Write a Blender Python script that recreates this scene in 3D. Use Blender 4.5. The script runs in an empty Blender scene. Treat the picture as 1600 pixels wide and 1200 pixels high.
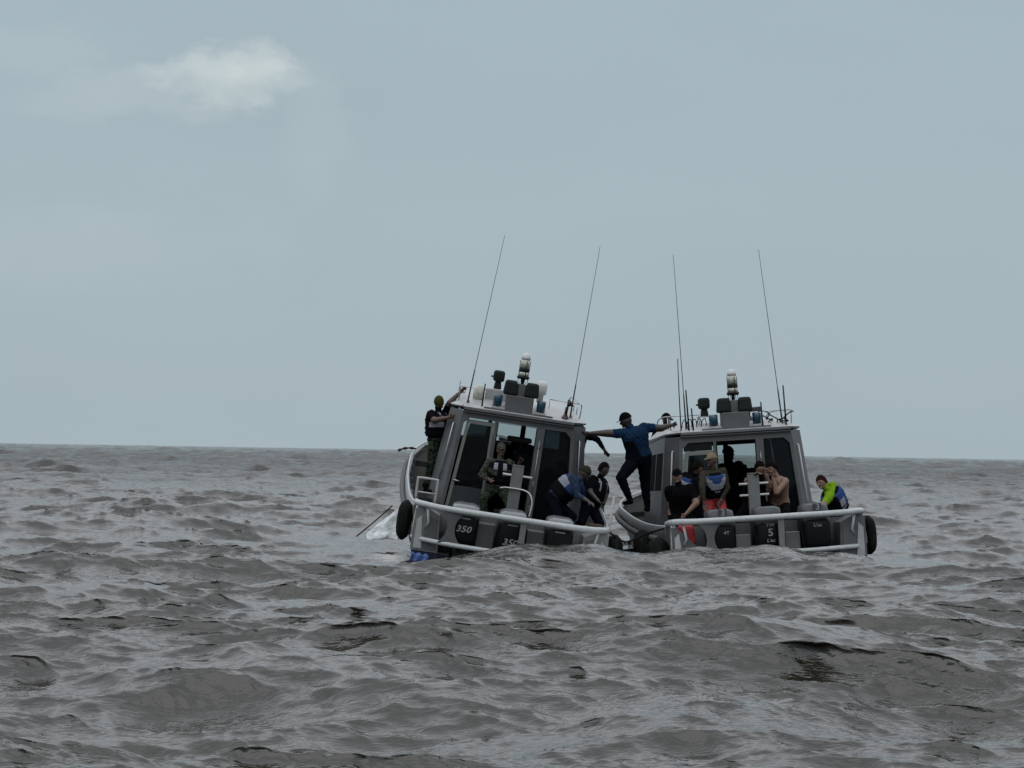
import bpy, bmesh, math, random
import numpy as np
from math import sin, cos, tan, atan, pi, radians, sqrt, exp
from mathutils import Vector, Matrix, noise, Quaternion

random.seed(7)
scene = bpy.context.scene
COL = scene.collection

# ------------------------------------------------------------------ camera
F_PX = 3200.0                       # focal length in pixels of the 1600 px wide photograph
CAM_H = 1.9
PITCH = atan(105 / 3200); ROLL = radians(0.93)
_F = Vector((0, cos(PITCH), sin(PITCH)))
_R0 = Vector((1, 0, 0)); _U0 = _R0.cross(_F)
CAM_R = _R0 * cos(ROLL) + _U0 * sin(ROLL)
CAM_U = _U0 * cos(ROLL) - _R0 * sin(ROLL)
CAM_C = Vector((0, 0, CAM_H))
cam_data = bpy.data.cameras.new('camera')
cam = bpy.data.objects.new('camera', cam_data); COL.objects.link(cam)
cam_data.sensor_width = 36; cam_data.lens = F_PX / 1600 * 36
cam_data.clip_start = 0.1; cam_data.clip_end = 20000
cam.matrix_world = Matrix(((CAM_R.x, CAM_U.x, -_F.x, CAM_C.x), (CAM_R.y, CAM_U.y, -_F.y, CAM_C.y),
                           (CAM_R.z, CAM_U.z, -_F.z, CAM_C.z), (0, 0, 0, 1)))
scene.camera = cam

# ------------------------------------------------------------------ light
SUN_EL, SUN_AZ = radians(52), radians(-160)      # azimuth from +Y (ahead) towards +X
scene.view_settings.view_transform = 'Standard'
scene.view_settings.look = 'None'
scene.view_settings.exposure = 0.0
scene.view_settings.gamma = 1.0
world = bpy.data.worlds.new('World'); scene.world = world; world.use_nodes = True
nt = world.node_tree; nt.nodes.clear()
def N(t, tree=None, **kw):
    n = (tree or nt).nodes.new(t)
    for k, v in kw.items(): setattr(n, k, v)
    return n
def ramp(n, stops):
    e = n.color_ramp.elements
    while len(e) > 1: e.remove(e[-1])
    e[0].position, e[0].color = stops[0][0], (*stops[0][1], 1)
    for p, c in stops[1:]:
        q = e.new(p); q.color = (*c, 1)
    return n
def build_world():
    L = nt.links.new
    out = N('ShaderNodeOutputWorld'); mix = N('ShaderNodeMixShader'); mix.inputs[0].default_value = 0.93
    b1 = N('ShaderNodeBackground'); b1.inputs[1].default_value = 0.08
    b2 = N('ShaderNodeBackground'); b2.inputs[1].default_value = 1.0
    sky = N('ShaderNodeTexSky', sky_type='NISHITA', sun_disc=False)
    sky.sun_elevation = SUN_EL; sky.sun_rotation = SUN_AZ; sky.air_density = 1.0; sky.dust_density = 4.0
    L(sky.outputs[0], b1.inputs[0])
    tc = N('ShaderNodeTexCoord'); sp = N('ShaderNodeSeparateXYZ'); L(tc.outputs['Generated'], sp.inputs[0])
    cr = ramp(N('ShaderNodeValToRGB'), [(0.0, (.40, .49, .53)), (.03, (.405, .49, .54)), (.09, (.395, .485, .53)), (.22, (.39, .485, .535)),
                                        (.245, (.42, .51, .56)), (.31, (.80, .87, .93)), (.46, (1.22, 1.28, 1.36)), (1.0, (1.3, 1.36, 1.44))])
    L(sp.outputs[2], cr.inputs[0])
    # soft uneven veil
    mp = N('ShaderNodeMapping'); mp.inputs['Scale'].default_value = (3, 3, 9); L(tc.outputs['Generated'], mp.inputs[0])
    nz = N('ShaderNodeTexNoise'); nz.inputs['Scale'].default_value = 1.3; nz.inputs['Detail'].default_value = 7; L(mp.outputs[0], nz.inputs['Vector'])
    mr = N('ShaderNodeMapRange'); mr.inputs[1].default_value = .3; mr.inputs[2].default_value = .7; mr.inputs[3].default_value = .98; mr.inputs[4].default_value = 1.02
    L(nz.outputs[0], mr.inputs[0])
    mul = N('ShaderNodeMix', data_type='RGBA', blend_type='MULTIPLY'); mul.inputs[0].default_value = 1
    L(cr.outputs[0], mul.inputs[6]); L(mr.outputs[0], mul.inputs[7])
    # the small pale cloud, in direction space, broken up by noise
    def blob(az, el, ra, re, amp):
        az, el = radians(az), radians(el)
        d = Vector((sin(az) * cos(el), cos(az) * cos(el), sin(el)))
        u = Vector((cos(az), -sin(az), 0)); v = d.cross(u) * -1
        nz2 = N('ShaderNodeTexNoise'); nz2.inputs['Scale'].default_value = 22; nz2.inputs['Detail'].default_value = 9; nz2.inputs['Roughness'].default_value = .62
        mp2 = N('ShaderNodeMapping'); mp2.inputs['Scale'].default_value = (1, 1, 1.8); L(tc.outputs['Generated'], mp2.inputs[0]); L(mp2.outputs[0], nz2.inputs['Vector'])
        off = N('ShaderNodeVectorMath', operation='SUBTRACT'); off.inputs[1].default_value = (.5, .5, .5); L(nz2.outputs['Color'], off.inputs[0])
        sc = N('ShaderNodeVectorMath', operation='SCALE'); sc.inputs['Scale'].default_value = .036; L(off.outputs[0], sc.inputs[0])
        ad = N('ShaderNodeVectorMath', operation='ADD'); L(tc.outputs['Generated'], ad.inputs[0]); L(sc.outputs[0], ad.inputs[1])
        s2 = N('ShaderNodeVectorMath', operation='SUBTRACT'); s2.inputs[1].default_value = d; L(ad.outputs[0], s2.inputs[0])
        du = N('ShaderNodeVectorMath', operation='DOT_PRODUCT'); du.inputs[1].default_value = u / radians(ra); L(s2.outputs[0], du.inputs[0])
        dv = N('ShaderNodeVectorMath', operation='DOT_PRODUCT'); dv.inputs[1].default_value = v / radians(re); L(s2.outputs[0], dv.inputs[0])
        p1 = N('ShaderNodeMath', operation='POWER'); p1.inputs[1].default_value = 2; L(du.outputs['Value'], p1.inputs[0])
        p2 = N('ShaderNodeMath', operation='POWER'); p2.inputs[1].default_value = 2; L(dv.outputs['Value'], p2.inputs[0])
        s = N('ShaderNodeMath', operation='ADD'); L(p1.outputs[0], s.inputs[0]); L(p2.outputs[0], s.inputs[1])
        m = N('ShaderNodeMapRange', interpolation_type='SMOOTHSTEP'); m.inputs[1].default_value = 2.0; m.inputs[2].default_value = -.1; m.inputs[3].default_value = 0; m.inputs[4].default_value = amp
        nn = N('ShaderNodeMath', operation='MULTIPLY_ADD'); nn.inputs[1].default_value = 4.0; nn.inputs[2].default_value = -2.0; L(nz2.outputs[0], nn.inputs[0])
        s3 = N('ShaderNodeMath', operation='ADD'); L(s.outputs[0], s3.inputs[0]); L(nn.outputs[0], s3.inputs[1]); L(s3.outputs[0], m.inputs[0]); return m
    cur = mul.outputs[2]
    for az, el, ra, re, amp in ((-8.4, 10.25, 2.0, .6, .36), (-7.3, 10.7, .8, .5, .36), (-8.6, 10.6, .75, .5, .28), (-9.8, 10.3, .7, .45, .22), (-10.8, 9.5, 2.6, .6, .16), (-13.3, 10.7, 1.6, .7, .10), (-5.6, 8.7, .8, 2.0, .08), (-12, 5.5, 5, 1.2, .08)):
        b = blob(az, el, ra, re, amp)
        mx = N('ShaderNodeMix', data_type='RGBA'); mx.inputs[7].default_value = (.70, .765, .745, 1)
        L(b.outputs[0], mx.inputs[0]); L(cur, mx.inputs[6]); cur = mx.outputs[2]
    L(cur, b2.inputs[0])
    L(b1.outputs[0], mix.inputs[1]); L(b2.outputs[0], mix.inputs[2]); L(mix.outputs[0], out.inputs[0])
build_world()
sun = bpy.data.lights.new('sun', 'SUN'); sun.energy = 0.5; sun.angle = radians(60); sun.color = (1, .985, .96)
so = bpy.data.objects.new('sun', sun); COL.objects.link(so)
sd = Vector((sin(SUN_AZ) * cos(SUN_EL), cos(SUN_AZ) * cos(SUN_EL), sin(SUN_EL)))
so.rotation_euler = sd.to_track_quat('Z', 'Y').to_euler(); so.location = (0, 0, 30)

# ------------------------------------------------------------------ projection helpers
def ray(px, py):
    return (_F * F_PX + CAM_R * (px - 800) + CAM_U * (600 - py)).normalized()
def at(px, py, Y):
    d = ray(px, py); return CAM_C + d * (Y / d.y)
def reach(A, px, py, L, s):
    """the point on the line of sight at distance L from A (s = -1 the nearer one)"""
    d = ray(px, py); w = CAM_C - A; b = w.dot(d); c = w.dot(w) - L * L; disc = b * b - c
    if disc > 0: return CAM_C + d * (-b + s * sqrt(disc))
    q = CAM_C + d * (-b); return A + (q - A).normalized() * L

# ------------------------------------------------------------------ materials
MATS = {}
def mat(name, col, rough=.5, metal=0., var=.12, scale=6., bump=0., bscale=40., streak=0., spec=.5, dirt=None, coat=0.):
    if name in MATS: return MATS[name]
    col = tuple(c * .70 for c in col)
    m = bpy.data.materials.new(name); m.use_nodes = True; t = m.node_tree; t.nodes.clear(); L = t.links.new
    o = N('ShaderNodeOutputMaterial', t); p = N('ShaderNodeBsdfPrincipled', t); L(p.outputs[0], o.inputs[0])
    p.inputs['Roughness'].default_value = rough; p.inputs['Metallic'].default_value = metal
    p.inputs['Specular IOR Level'].default_value = spec if max(col) > .02 else min(spec, .15); p.inputs['Coat Weight'].default_value = coat
    tc = N('ShaderNodeTexCoord', t)
    nz = N('ShaderNodeTexNoise', t); nz.inputs['Scale'].default_value = scale; nz.inputs['Detail'].default_value = 6; nz.inputs['Roughness'].default_value = .65
    L(tc.outputs['Object'], nz.inputs['Vector'])
    cr = ramp(N('ShaderNodeValToRGB', t), [(.3, tuple(c * (1 - var) for c in col)), (.7, tuple(min(1, c * (1 + var)) for c in col))])
    L(nz.outputs[0], cr.inputs[0]); cur = cr.outputs[0]
    if streak:
        mp = N('ShaderNodeMapping', t); mp.inputs['Scale'].default_value = (9, 9, 1.1); L(tc.outputs['Object'], mp.inputs[0])
        n2 = N('ShaderNodeTexNoise', t); n2.inputs['Scale'].default_value = 2.2; n2.inputs['Detail'].default_value = 8; n2.inputs['Roughness'].default_value = .7; L(mp.outputs[0], n2.inputs['Vector'])
        m2 = N('ShaderNodeMapRange', t); m2.inputs[1].default_value = .52; m2.inputs[2].default_value = .78; m2.inputs[3].default_value = 0; m2.inputs[4].default_value = streak
        L(n2.outputs[0], m2.inputs[0])
        mx = N('ShaderNodeMix', t, data_type='RGBA'); mx.inputs[7].default_value = (*(dirt or (.11, .085, .06)), 1)
        L(m2.outputs[0], mx.inputs[0]); L(cur, mx.inputs[6]); cur = mx.outputs[2]
    L(cur, p.inputs['Base Color'])
    rr = N('ShaderNodeMapRange', t); rr.inputs[3].default_value = max(.03, rough - .1); rr.inputs[4].default_value = min(1, rough + .12)
    L(nz.outputs[0], rr.inputs[0]); L(rr.outputs[0], p.inputs['Roughness'])
    if bump:
        n3 = N('ShaderNodeTexNoise', t); n3.inputs['Scale'].default_value = bscale; n3.inputs['Detail'].default_value = 4; L(tc.outputs['Object'], n3.inputs['Vector'])
        bp = N('ShaderNodeBump', t); bp.inputs['Strength'].default_value = bump; bp.inputs['Distance'].default_value = .02
        L(n3.outputs[0], bp.inputs['Height']); L(bp.outputs[0], p.inputs['Normal'])
    if rough >= .74: p.inputs['Specular IOR Level'].default_value = .02
    MATS[name] = m; return m
def camo_mat(name, cols, scale=9.):
    m = bpy.data.materials.new(name); m.use_nodes = True; t = m.node_tree; t.nodes.clear(); L = t.links.new
    o = N('ShaderNodeOutputMaterial', t); p = N('ShaderNodeBsdfPrincipled', t); L(p.outputs[0], o.inputs[0]); p.inputs['Roughness'].default_value = .9; p.inputs['Specular IOR Level'].default_value = .02
    tc = N('ShaderNodeTexCoord', t)
    nz = N('ShaderNodeTexNoise', t); nz.inputs['Scale'].default_value = scale; nz.inputs['Detail'].default_value = 3; nz.inputs['Distortion'].default_value = .8
    L(tc.outputs['Object'], nz.inputs['Vector'])
    cr = N('ShaderNodeValToRGB', t); cr.color_ramp.interpolation = 'CONSTANT'
    ramp(cr, [(x, c) for x, c in zip((0, .42, .5, .58), cols)]); L(nz.outputs[0], cr.inputs[0]); L(cr.outputs[0], p.inputs['Base Color'])
    return m
GREY = mat('grey_paint', (.100, .104, .109), .45, var=.22, scale=3, streak=.75, dirt=(.05, .045, .04), bump=.08)
LGREY = mat('light_grey_paint', (.185, .19, .19), .4, var=.2, scale=3, streak=.75, dirt=(.08, .07, .055), bump=.08)
WHITE = mat('white_paint', (.40, .41, .41), .4, var=.15, scale=3, streak=.6, dirt=(.2, .19, .17))
PIPE = mat('rail_paint', (.46, .49, .50), .33, var=.12, scale=14, streak=.35, bump=.1, coat=.3)
ALU = mat('aluminium', (.52, .53, .54), .35, metal=.9)
NAVY = mat('navy_bottom_paint', (.012, .018, .05), .35, var=.3)
BLUEP = mat('blue_bottom_paint', (.03, .085, .30), .35, var=.3)
BLACK = mat('black_paint', (.010, .011, .012), .35, var=.2)
ENGB = mat('engine_black', (.007, .008, .010), .35, var=.2)
ENGG = mat('engine_grey', (.06, .063, .07), .4, var=.15, spec=.3)
RUBBER = mat('black_rubber', (.012, .014, .013), .75, var=.35, scale=12, bump=.4, bscale=25, streak=.3, dirt=(.09, .09, .075))
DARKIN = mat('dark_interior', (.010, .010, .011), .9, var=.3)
TEAL = mat('dark_teal_panel', (.028, .042, .045), .5, var=.2)
DECK = mat('deck_nonskid', (.045, .045, .043), .85, var=.2, scale=10, bump=.3, bscale=90, streak=.3)
FRAME = mat('beige_frame', (.20, .21, .185), .45, var=.1)
STROBE = mat('blue_strobe_glass', (.010, .06, .10), .15, var=.3, coat=.5)
SPKR = mat('speaker_plastic', (.010, .015, .015), .5, var=.2)
WHITEP = mat('white_plastic', (.62, .63, .62), .35, var=.04)
CLEAR = mat('ribbed_lens', (.50, .50, .42), .2, var=.45, scale=26)
ROPEM = mat('rope', (.10, .075, .06), .9, var=.3, scale=60, bump=.5, bscale=120)
ROPEB = mat('black_rope', (.02, .02, .022), .9, var=.3)
ROPER = mat('maroon_rope', (.07, .03, .032), .9, var=.3, bump=.5, bscale=120)
RED = mat('red_cloth', (.33, .012, .014), .7, var=.25, bump=.3)
LETTER = mat('white_lettering', (.28, .28, .30), .5, var=.1)
def glass_mat(name, col, trans):
    m = bpy.data.materials.new(name); m.use_nodes = True; t = m.node_tree; t.nodes.clear(); L = t.links.new
    o = N('ShaderNodeOutputMaterial', t); mx = N('ShaderNodeMixShader', t); tr = N('ShaderNodeBsdfTransparent', t); gl = N('ShaderNodeBsdfPrincipled', t)
    tr.inputs[0].default_value = (*col, 1); gl.inputs['Base Color'].default_value = (.01, .012, .014, 1); gl.inputs['Roughness'].default_value = .06; gl.inputs['Specular IOR Level'].default_value = .3
    mx.inputs[0].default_value = 1 - trans; L(tr.outputs[0], mx.inputs[1]); L(gl.outputs[0], mx.inputs[2]); L(mx.outputs[0], o.inputs[0])
    return m
GLASS = glass_mat('tinted_glass', (.30, .36, .38), .6)
CLEARG = glass_mat('windscreen_glass', (.85, .9, .9), .85)

# cloth and skin
CAMO_G = camo_mat('green_camouflage', [(.004, .006, .004), (.011, .020, .013), (.03, .035, .023), (.006, .007, .006)])
CAMO_D = camo_mat('grey_green_camouflage', [(.04, .042, .034), (.02, .025, .018), (.07, .07, .058), (.012, .013, .011)], 14)
SK1 = mat('brown_skin', (.085, .044, .028), .55, var=.12)
SK2 = mat('dark_skin', (.032, .018, .014), .5, var=.12)
SK3 = mat('tan_skin', (.22, .125, .088), .55, var=.12)
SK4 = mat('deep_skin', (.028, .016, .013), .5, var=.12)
C_BLACK = mat('black_cloth', (.005, .005, .006), .9, var=.3, bump=.4)
C_NAVY = mat('navy_cloth', (.0045, .0055, .010), .9, var=.3, bump=.4)
C_BLUE = mat('blue_shirt_cloth', (.011, .030, .068), .9, var=.28, bump=.4)
C_DENIM = mat('faded_blue_cloth', (.035, .052, .095), .9, var=.25, bump=.4)
C_OLIVE = mat('olive_cloth', (.045, .042, .032), .9, var=.2, bump=.4)
C_BALA = mat('olive_knit', (.060, .055, .018), .95, var=.35, bump=.6, bscale=80)
C_BEIGE = mat('beige_cloth', (.20, .165, .105), .9, var=.15)
C_NEON = mat('neon_yellow_cloth', (.16, .30, .012), .8, var=.12, bump=.3)
V_WHITE = mat('vest_white', (.27, .285, .33), .75, var=.12, bump=.3)
V_BLUE = mat('vest_blue', (.028, .058, .165), .75, var=.15, bump=.3)
V_BLACK = mat('vest_black', (.006, .0065, .009), .8, var=.2, bump=.3)
HAIR = mat('dark_hair', (.009, .007, .006), .8, var=.3, bump=.8, bscale=90)
HAIRR = mat('reddish_hair', (.026, .011, .009), .8, var=.4, bump=.8, bscale=90)
EYEM = mat('eye_dark', (.01, .008, .007), .3)
LIPM = mat('lip', (.10, .04, .03), .6)

# ------------------------------------------------------------------ mesh builder
def link(name, me, m, parent=None):
    o = bpy.data.objects.new(name, me); COL.objects.link(o)
    ms = m if isinstance(m, (list, tuple)) else [m]
    for q in ms: me.materials.append(q)
    if parent is not None: o.parent = parent
    return o
class MB:
    def __init__(s): s.bm = bmesh.new(); s.mi = 0
    def _fin(s, faces, smooth=False):
        for f in faces: f.material_index = s.mi; f.smooth = smooth
    def box(s, c, d, rot=None, bev=0., seg=2, taper=None):
        r = bmesh.ops.create_cube(s.bm, size=1.0); vs = r['verts']
        for v in vs:
            v.co = Vector((v.co.x * d[0], v.co.y * d[1], v.co.z * d[2]))
            if taper and v.co.z > 0: v.co.x *= taper[0]; v.co.y *= taper[1]
        fs = set(f for v in vs for f in v.link_faces)
        if bev:
            es = list(set(e for f in fs for e in f.edges))
            r2 = bmesh.ops.bevel(s.bm, geom=es, offset=bev, segments=seg, profile=.6, affect='EDGES')
            vs = list(set(r2['verts']) | set(v for v in vs if v.is_valid)); fs = set(f for v in vs for f in v.link_faces)
            vs = list(set(v for f in fs for v in f.verts))
        M = Matrix.Translation(Vector(c)) @ (rot.to_4x4() if rot is not None else Matrix())
        for v in vs: v.co = M @ v.co
        s._fin(fs, False); return s
    def poly(s, pts):
        f = s.bm.faces.new([s.bm.verts.new(Vector(p)) for p in pts]); s._fin([f]); return s
    def prism(s, pts, off):
        """closed solid: polygon pts swept by the vector off"""
        off = Vector(off); a = [s.bm.verts.new(Vector(p)) for p in pts]; b = [s.bm.verts.new(Vector(p) + off) for p in pts]
        fs = [s.bm.faces.new(a), s.bm.faces.new(b[::-1])]; n = len(pts)
        for i in range(n): fs.append(s.bm.faces.new((a[i], b[i], b[(i + 1) % n], a[(i + 1) % n])))
        s._fin(fs); return s
    def tube(s, path, r, n=10, cap=True, sy=1.):
        path = [Vector(p) for p in path]; rs = r if isinstance(r, (list, tuple)) else [r] * len(path)
        prev = None; rings = []
        for i, p in enumerate(path):
            t = (path[min(i + 1, len(path) - 1)] - path[max(i - 1, 0)])
            t = t.normalized() if t.length > 1e-9 else Vector((0, 0, 1))
            if prev is None:
                a = Vector((0, 0, 1)) if abs(t.z) < .9 else Vector((1, 0, 0)); u = a.cross(t).normalized()
            else: u = (prev - t * prev.dot(t)).normalized()
            prev = u; v = t.cross(u)
            rings.append([s.bm.verts.new(p + u * cos(2 * pi * k / n) * rs[i] + v * sin(2 * pi * k / n) * rs[i] * sy) for k in range(n)])
        fs = []
        for a, b in zip(rings, rings[1:]):
            for k in range(n): fs.append(s.bm.faces.new((a[k], a[(k + 1) % n], b[(k + 1) % n], b[k])))
        s._fin(fs, True)
        if cap: s._fin([s.bm.faces.new(rings[0][::-1]), s.bm.faces.new(rings[-1])])
        return s
    def lathe(s, prof, c, axis=(0, 0, 1), n=20):
        q = Vector((0, 0, 1)).rotation_difference(Vector(axis)); c = Vector(c); rings = []; fs = []
        for r, z in prof:
            rings.append([s.bm.verts.new(c + q @ Vector((r * cos(2 * pi * k / n), r * sin(2 * pi * k / n), z))) for k in range(n)])
        for a, b in zip(rings, rings[1:]):
            for k in range(n): fs.append(s.bm.faces.new((a[k], a[(k + 1) % n], b[(k + 1) % n], b[k])))
        s._fin(fs, True)
        s._fin([s.bm.faces.new(rings[0][::-1]), s.bm.faces.new(rings[-1])]); return s
    def loft(s, rings, closed=True, smooth=False, cap=True):
        R = [[s.bm.verts.new(Vector(p)) for p in r] for r in rings]; fs = []; n = len(R[0])
        for a, b in zip(R, R[1:]):
            for k in range(n if closed else n - 1): fs.append(s.bm.faces.new((a[k], a[(k + 1) % n], b[(k + 1) % n], b[k])))
        s._fin(fs, smooth)
        if cap and closed: s._fin([s.bm.faces.new(R[0][::-1]), s.bm.faces.new(R[-1])])
        return fs
    def ell(s, c, r, rot=None, u=16, v=10):
        g = bmesh.ops.create_uvsphere(s.bm, u_segments=u, v_segments=v, radius=1)
        M = Matrix.Translation(Vector(c)) @ (rot.to_4x4() if rot is not None else Matrix()) @ Matrix.Diagonal((*r, 1))
        for q in g['verts']: q.co = M @ q.co
        s._fin(set(f for q in g['verts'] for f in q.link_faces), True); return s
    def mesh(s, name):
        bmesh.ops.recalc_face_normals(s.bm, faces=s.bm.faces[:])
        me = bpy.data.meshes.new(name); s.bm.to_mesh(me); s.bm.free(); return me
    def build(s, name, m, parent=None): return link(name, s.mesh(name), m, parent)
def spline(pts, n=8):
    pts = [Vector(p) for p in pts]; out = []
    P = [pts[0] * 2 - pts[1]] + pts + [pts[-1] * 2 - pts[-2]]
    for i in range(1, len(P) - 2):
        for k in range(n):
            t = k / n; a, b, c, d = P[i - 1:i + 3]
            out.append(.5 * ((2 * b) + (c - a) * t + (2 * a - 5 * b + 4 * c - d) * t * t + (3 * b - 3 * c + d - a) * t ** 3))
    out.append(pts[-1]); return out
def tag(o, label=None, cat=None, group=None, kind=None):
    if label: o['label'] = label
    if cat: o['category'] = cat
    if group: o['group'] = group
    if kind: o['kind'] = kind
    return o
def empty(name, M):
    o = bpy.data.objects.new(name, None); COL.objects.link(o); o.empty_display_size = .3
    o.matrix_world = M if isinstance(M, Matrix) else Matrix.Translation(M); return o
def pose(x, y, z, yaw, pitch, roll):
    return Matrix.Translation((x, y, z)) @ Matrix.Rotation(radians(yaw), 4, 'Z') @ Matrix.Rotation(radians(pitch), 4, 'X') @ Matrix.Rotation(radians(roll), 4, 'Y')
ML = pose(-.08, 35, -.04, 2.6, 4.3, 7.6)
MR = pose(4.38, 35, -.03, 2.6, -1.6, -4.4)
HR = 2.43                            # roof edge height over the waterline, boat axes

# ------------------------------------------------------------------ the sea
def ocean(Nn, L, dirdeg, spread, lmin, lmax, sigma, seed, power=4.0):
    rng = np.random.default_rng(seed)
    k1 = 2 * np.pi * np.fft.fftfreq(Nn, L / Nn); kx, ky = np.meshgrid(k1, k1, indexing='ij')
    k = np.sqrt(kx ** 2 + ky ** 2); k[0, 0] = 1e9
    a = np.radians(dirdeg); cd = (kx * np.cos(a) + ky * np.sin(a)) / k
    kp = 2 * np.pi / lmax; P = np.exp(-(kp / k) ** 2) / k ** power * (np.abs(cd) ** spread + .03)
    P *= np.exp(-(k * lmin / (2 * np.pi)) ** 2)
    hk = np.sqrt(P) * (rng.normal(size=k.shape) + 1j * rng.normal(size=k.shape)); hk[0, 0] = 0
    h = np.fft.ifft2(hk).real; s = sigma / h.std(); k[0, 0] = 1
    dx = np.fft.ifft2(1j * kx / k * hk).real * s; dy = np.fft.ifft2(1j * ky / k * hk).real * s
    return (h * s, dx, dy, L)
def samp(T, X, Y):
    out = []; L = T[3]; n = T[0].shape[0]
    u = (X / L * n) % n; v = (Y / L * n) % n; i = np.floor(u).astype(int) % n; j = np.floor(v).astype(int) % n; fu = u - np.floor(u); fv = v - np.floor(v)
    i2 = (i + 1) % n; j2 = (j + 1) % n
    for A in T[:3]:
        out.append((A[i, j] * (1 - fu) + A[i2, j] * fu) * (1 - fv) + (A[i, j2] * (1 - fu) + A[i2, j2] * fu) * fv)
    return out
def sstep(a, b, x):
    t = np.clip((x - a) / (b - a), 0, 1); return t * t * (3 - 2 * t)
def build_sea():
    r = [1.5]
    while r[-1] < 9000:
        q = r[-1]; r.append(q + (q * .012 if q < 11.5 else q * .0020 if q < 38 else q * .0028 if q < 60 else q * min(.05, .0028 * (q / 60) ** .55)))
    r = np.array(r)
    fine = np.radians(np.arange(-20.0, 20.001, .050))
    side = [20.05]
    while side[-1] < 178: side.append(side[-1] + .05 + (side[-1] - 20.0) * .05)
    side = np.radians(np.array(side)); side = side[side < np.pi * .995]
    th = np.concatenate([-side[::-1], fine, side])
    R, T = np.meshgrid(r, th, indexing='ij'); X0 = R * np.sin(T); Y0 = R * np.cos(T)
    A = ocean(1024, 173., 78, 6.0, .8, 11., .16, 11, 4.1)
    A2 = ocean(1024, 61., 80, 7, .16, 2.6, .044, 5, 3.9)
    B = ocean(1024, 19.7, 76, 6, .05, .95, .0155, 3, 3.7)
    Cc = ocean(512, 640., 80, 5, 7., 55., .30, 21, 4.2)
    # calmer round the hulls so that no crest climbs into the cockpits
    def box_d(x0, x1, y0, y1): return np.sqrt(np.maximum(0, np.maximum(x0 - X0, X0 - x1)) ** 2 + np.maximum(0, np.maximum(y0 - Y0, Y0 - y1)) ** 2)
    dmp = .28 + .72 * sstep(0, 3.0, box_d(-2.2, 6.4, 34.3, 44.5))
    a = samp(A, X0 + 31, Y0 + 8); cc = samp(Cc, X0 * .99 + Y0 * .12, Y0 * .99 - X0 * .12); fo = sstep(70, 420, R) * (1 + .8 * sstep(400, 2500, R)); b = samp(A2, X0 * .985 + Y0 * .17, Y0 * .985 - X0 * .17); c = samp(B, X0 * .98 - Y0 * .2, Y0 * .98 + X0 * .2)
    fb = 1 - sstep(250, 1200, R); fc = (1 - sstep(50, 220, R)) * (1 - sstep(.35, .50, np.abs(T))); fb = fb * (1 - sstep(.42, .9, np.abs(T)))
    far = 1 + .8 * sstep(60, 400, R)
    Z = (a[0] * far) * dmp + b[0] * fb * dmp * (1 + .35 * sstep(40, 130, R)) + c[0] * fc + cc[0] * fo
    ch = 1.0
    X = X0 + ch * (a[1] * dmp + 1.5 * b[1] * fb * dmp + 1.35 * c[1] * fc); Y = Y0 + ch * (a[2] * dmp + 1.5 * b[2] * fb * dmp + 1.35 * c[2] * fc)
    def ridge(cx, cy, sx, sy, amp, ang=0, back=1.6):
        a = np.radians(ang); u = (X0 - cx) * np.cos(a) + (Y0 - cy) * np.sin(a); v = -(X0 - cx) * np.sin(a) + (Y0 - cy) * np.cos(a)
        v = v + .25 * np.sin(u * 1.3 + cx)
        sv = np.where(v < 0, sy, sy * back)
        return amp * np.exp(-(u / sx) ** 2 - (v / sv) ** 2)
    # the crest that hides the feet of both sterns
    front = sstep(-1.75, -.1, X0) * (1 - .55 * sstep(4.9, 6.4, X0)) * (1 - sstep(6.5, 10, X0)) * (1 + .14 * np.sin(X0 * 2.1) + .08 * np.sin(X0 * 4.7 + 1))
    flat = np.exp(-((Y0 - 33.2) / 1.2) ** 2) * sstep(-3.5, -1.5, X0) * (1 - sstep(7, 9, X0))
    Z = Z * (1 - .5 * flat) + .37 * front * np.exp(-((Y0 - 33.25) / np.where(Y0 < 33.25, 1.5, .75)) ** 2)
    Z = Z + ridge(2.9, 15.6, 1.6, .75, .09, 6) + ridge(1.2, 14.6, .9, .42, .16, 14) + ridge(2.3, 18.2, 1.5, .55, .22, 4) + ridge(4.4, 19.5, 1.6, .6, .2, -8)
    Z = Z + ridge(-2.6, 16.8, 1.3, .55, .12, -4) + ridge(-1.1, 16.3, .75, .4, .17, 5) + ridge(-.2, 21.5, 1.4, .5, .14) + ridge(-5.2, 24, 2, .8, .2) + ridge(.4, 12.3, .7, .3, .10, 8) + ridge(-7.5, 33, 2.5, .9, .22)
    nr, nth = Z.shape
    # foam: steep folded crests, and the churned patch left of the hull
    jx = np.gradient(X, axis=1) / np.maximum(np.gradient(X0, axis=1), 1e-3 * R) ; fold = np.clip((.42 - np.where(np.abs(T) < .33, jx, 1)) * 2.2, 0, 1) * (R > 12)
    hi = sstep(.14, .30, a[0]) * sstep(.02, .06, b[0]) * .55
    patch = .60 * np.exp(-((X0 + 4.9) / 3.0) ** 2 - ((Y0 - 37.5) / 4.2) ** 2) + .75 * np.exp(-((X0 - 1.85) / .8) ** 2 - ((Y0 - 34.0) / 1.0) ** 2) + .3 * np.exp(-((X0 + 2.3) / .6) ** 2 - ((Y0 - 35.6) / 1.5) ** 2) + .56 * np.exp(-((X0 - 1.2) / 1.3) ** 2 - ((Y0 - 33.75) / .35) ** 2) + .38 * np.exp(-((X0 - 7.4) / 1.2) ** 2 - ((Y0 - 38) / 3) ** 2)
    for Mb in (ML, MR):
        iv = np.array(Mb.inverted()); lx = iv[0, 0] * X0 + iv[0, 1] * Y0 + iv[0, 3]; ly = iv[1, 0] * X0 + iv[1, 1] * Y0 + iv[1, 3]
        dd = np.sqrt(np.maximum(0, np.abs(lx) - 1.7) ** 2 + np.maximum(0, np.maximum(-.75 - ly, ly - 8)) ** 2)
        patch = patch + .40 * np.exp(-(dd / .42) ** 2)
    foam = np.clip(hi * .35 + patch, 0, 1)
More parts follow.
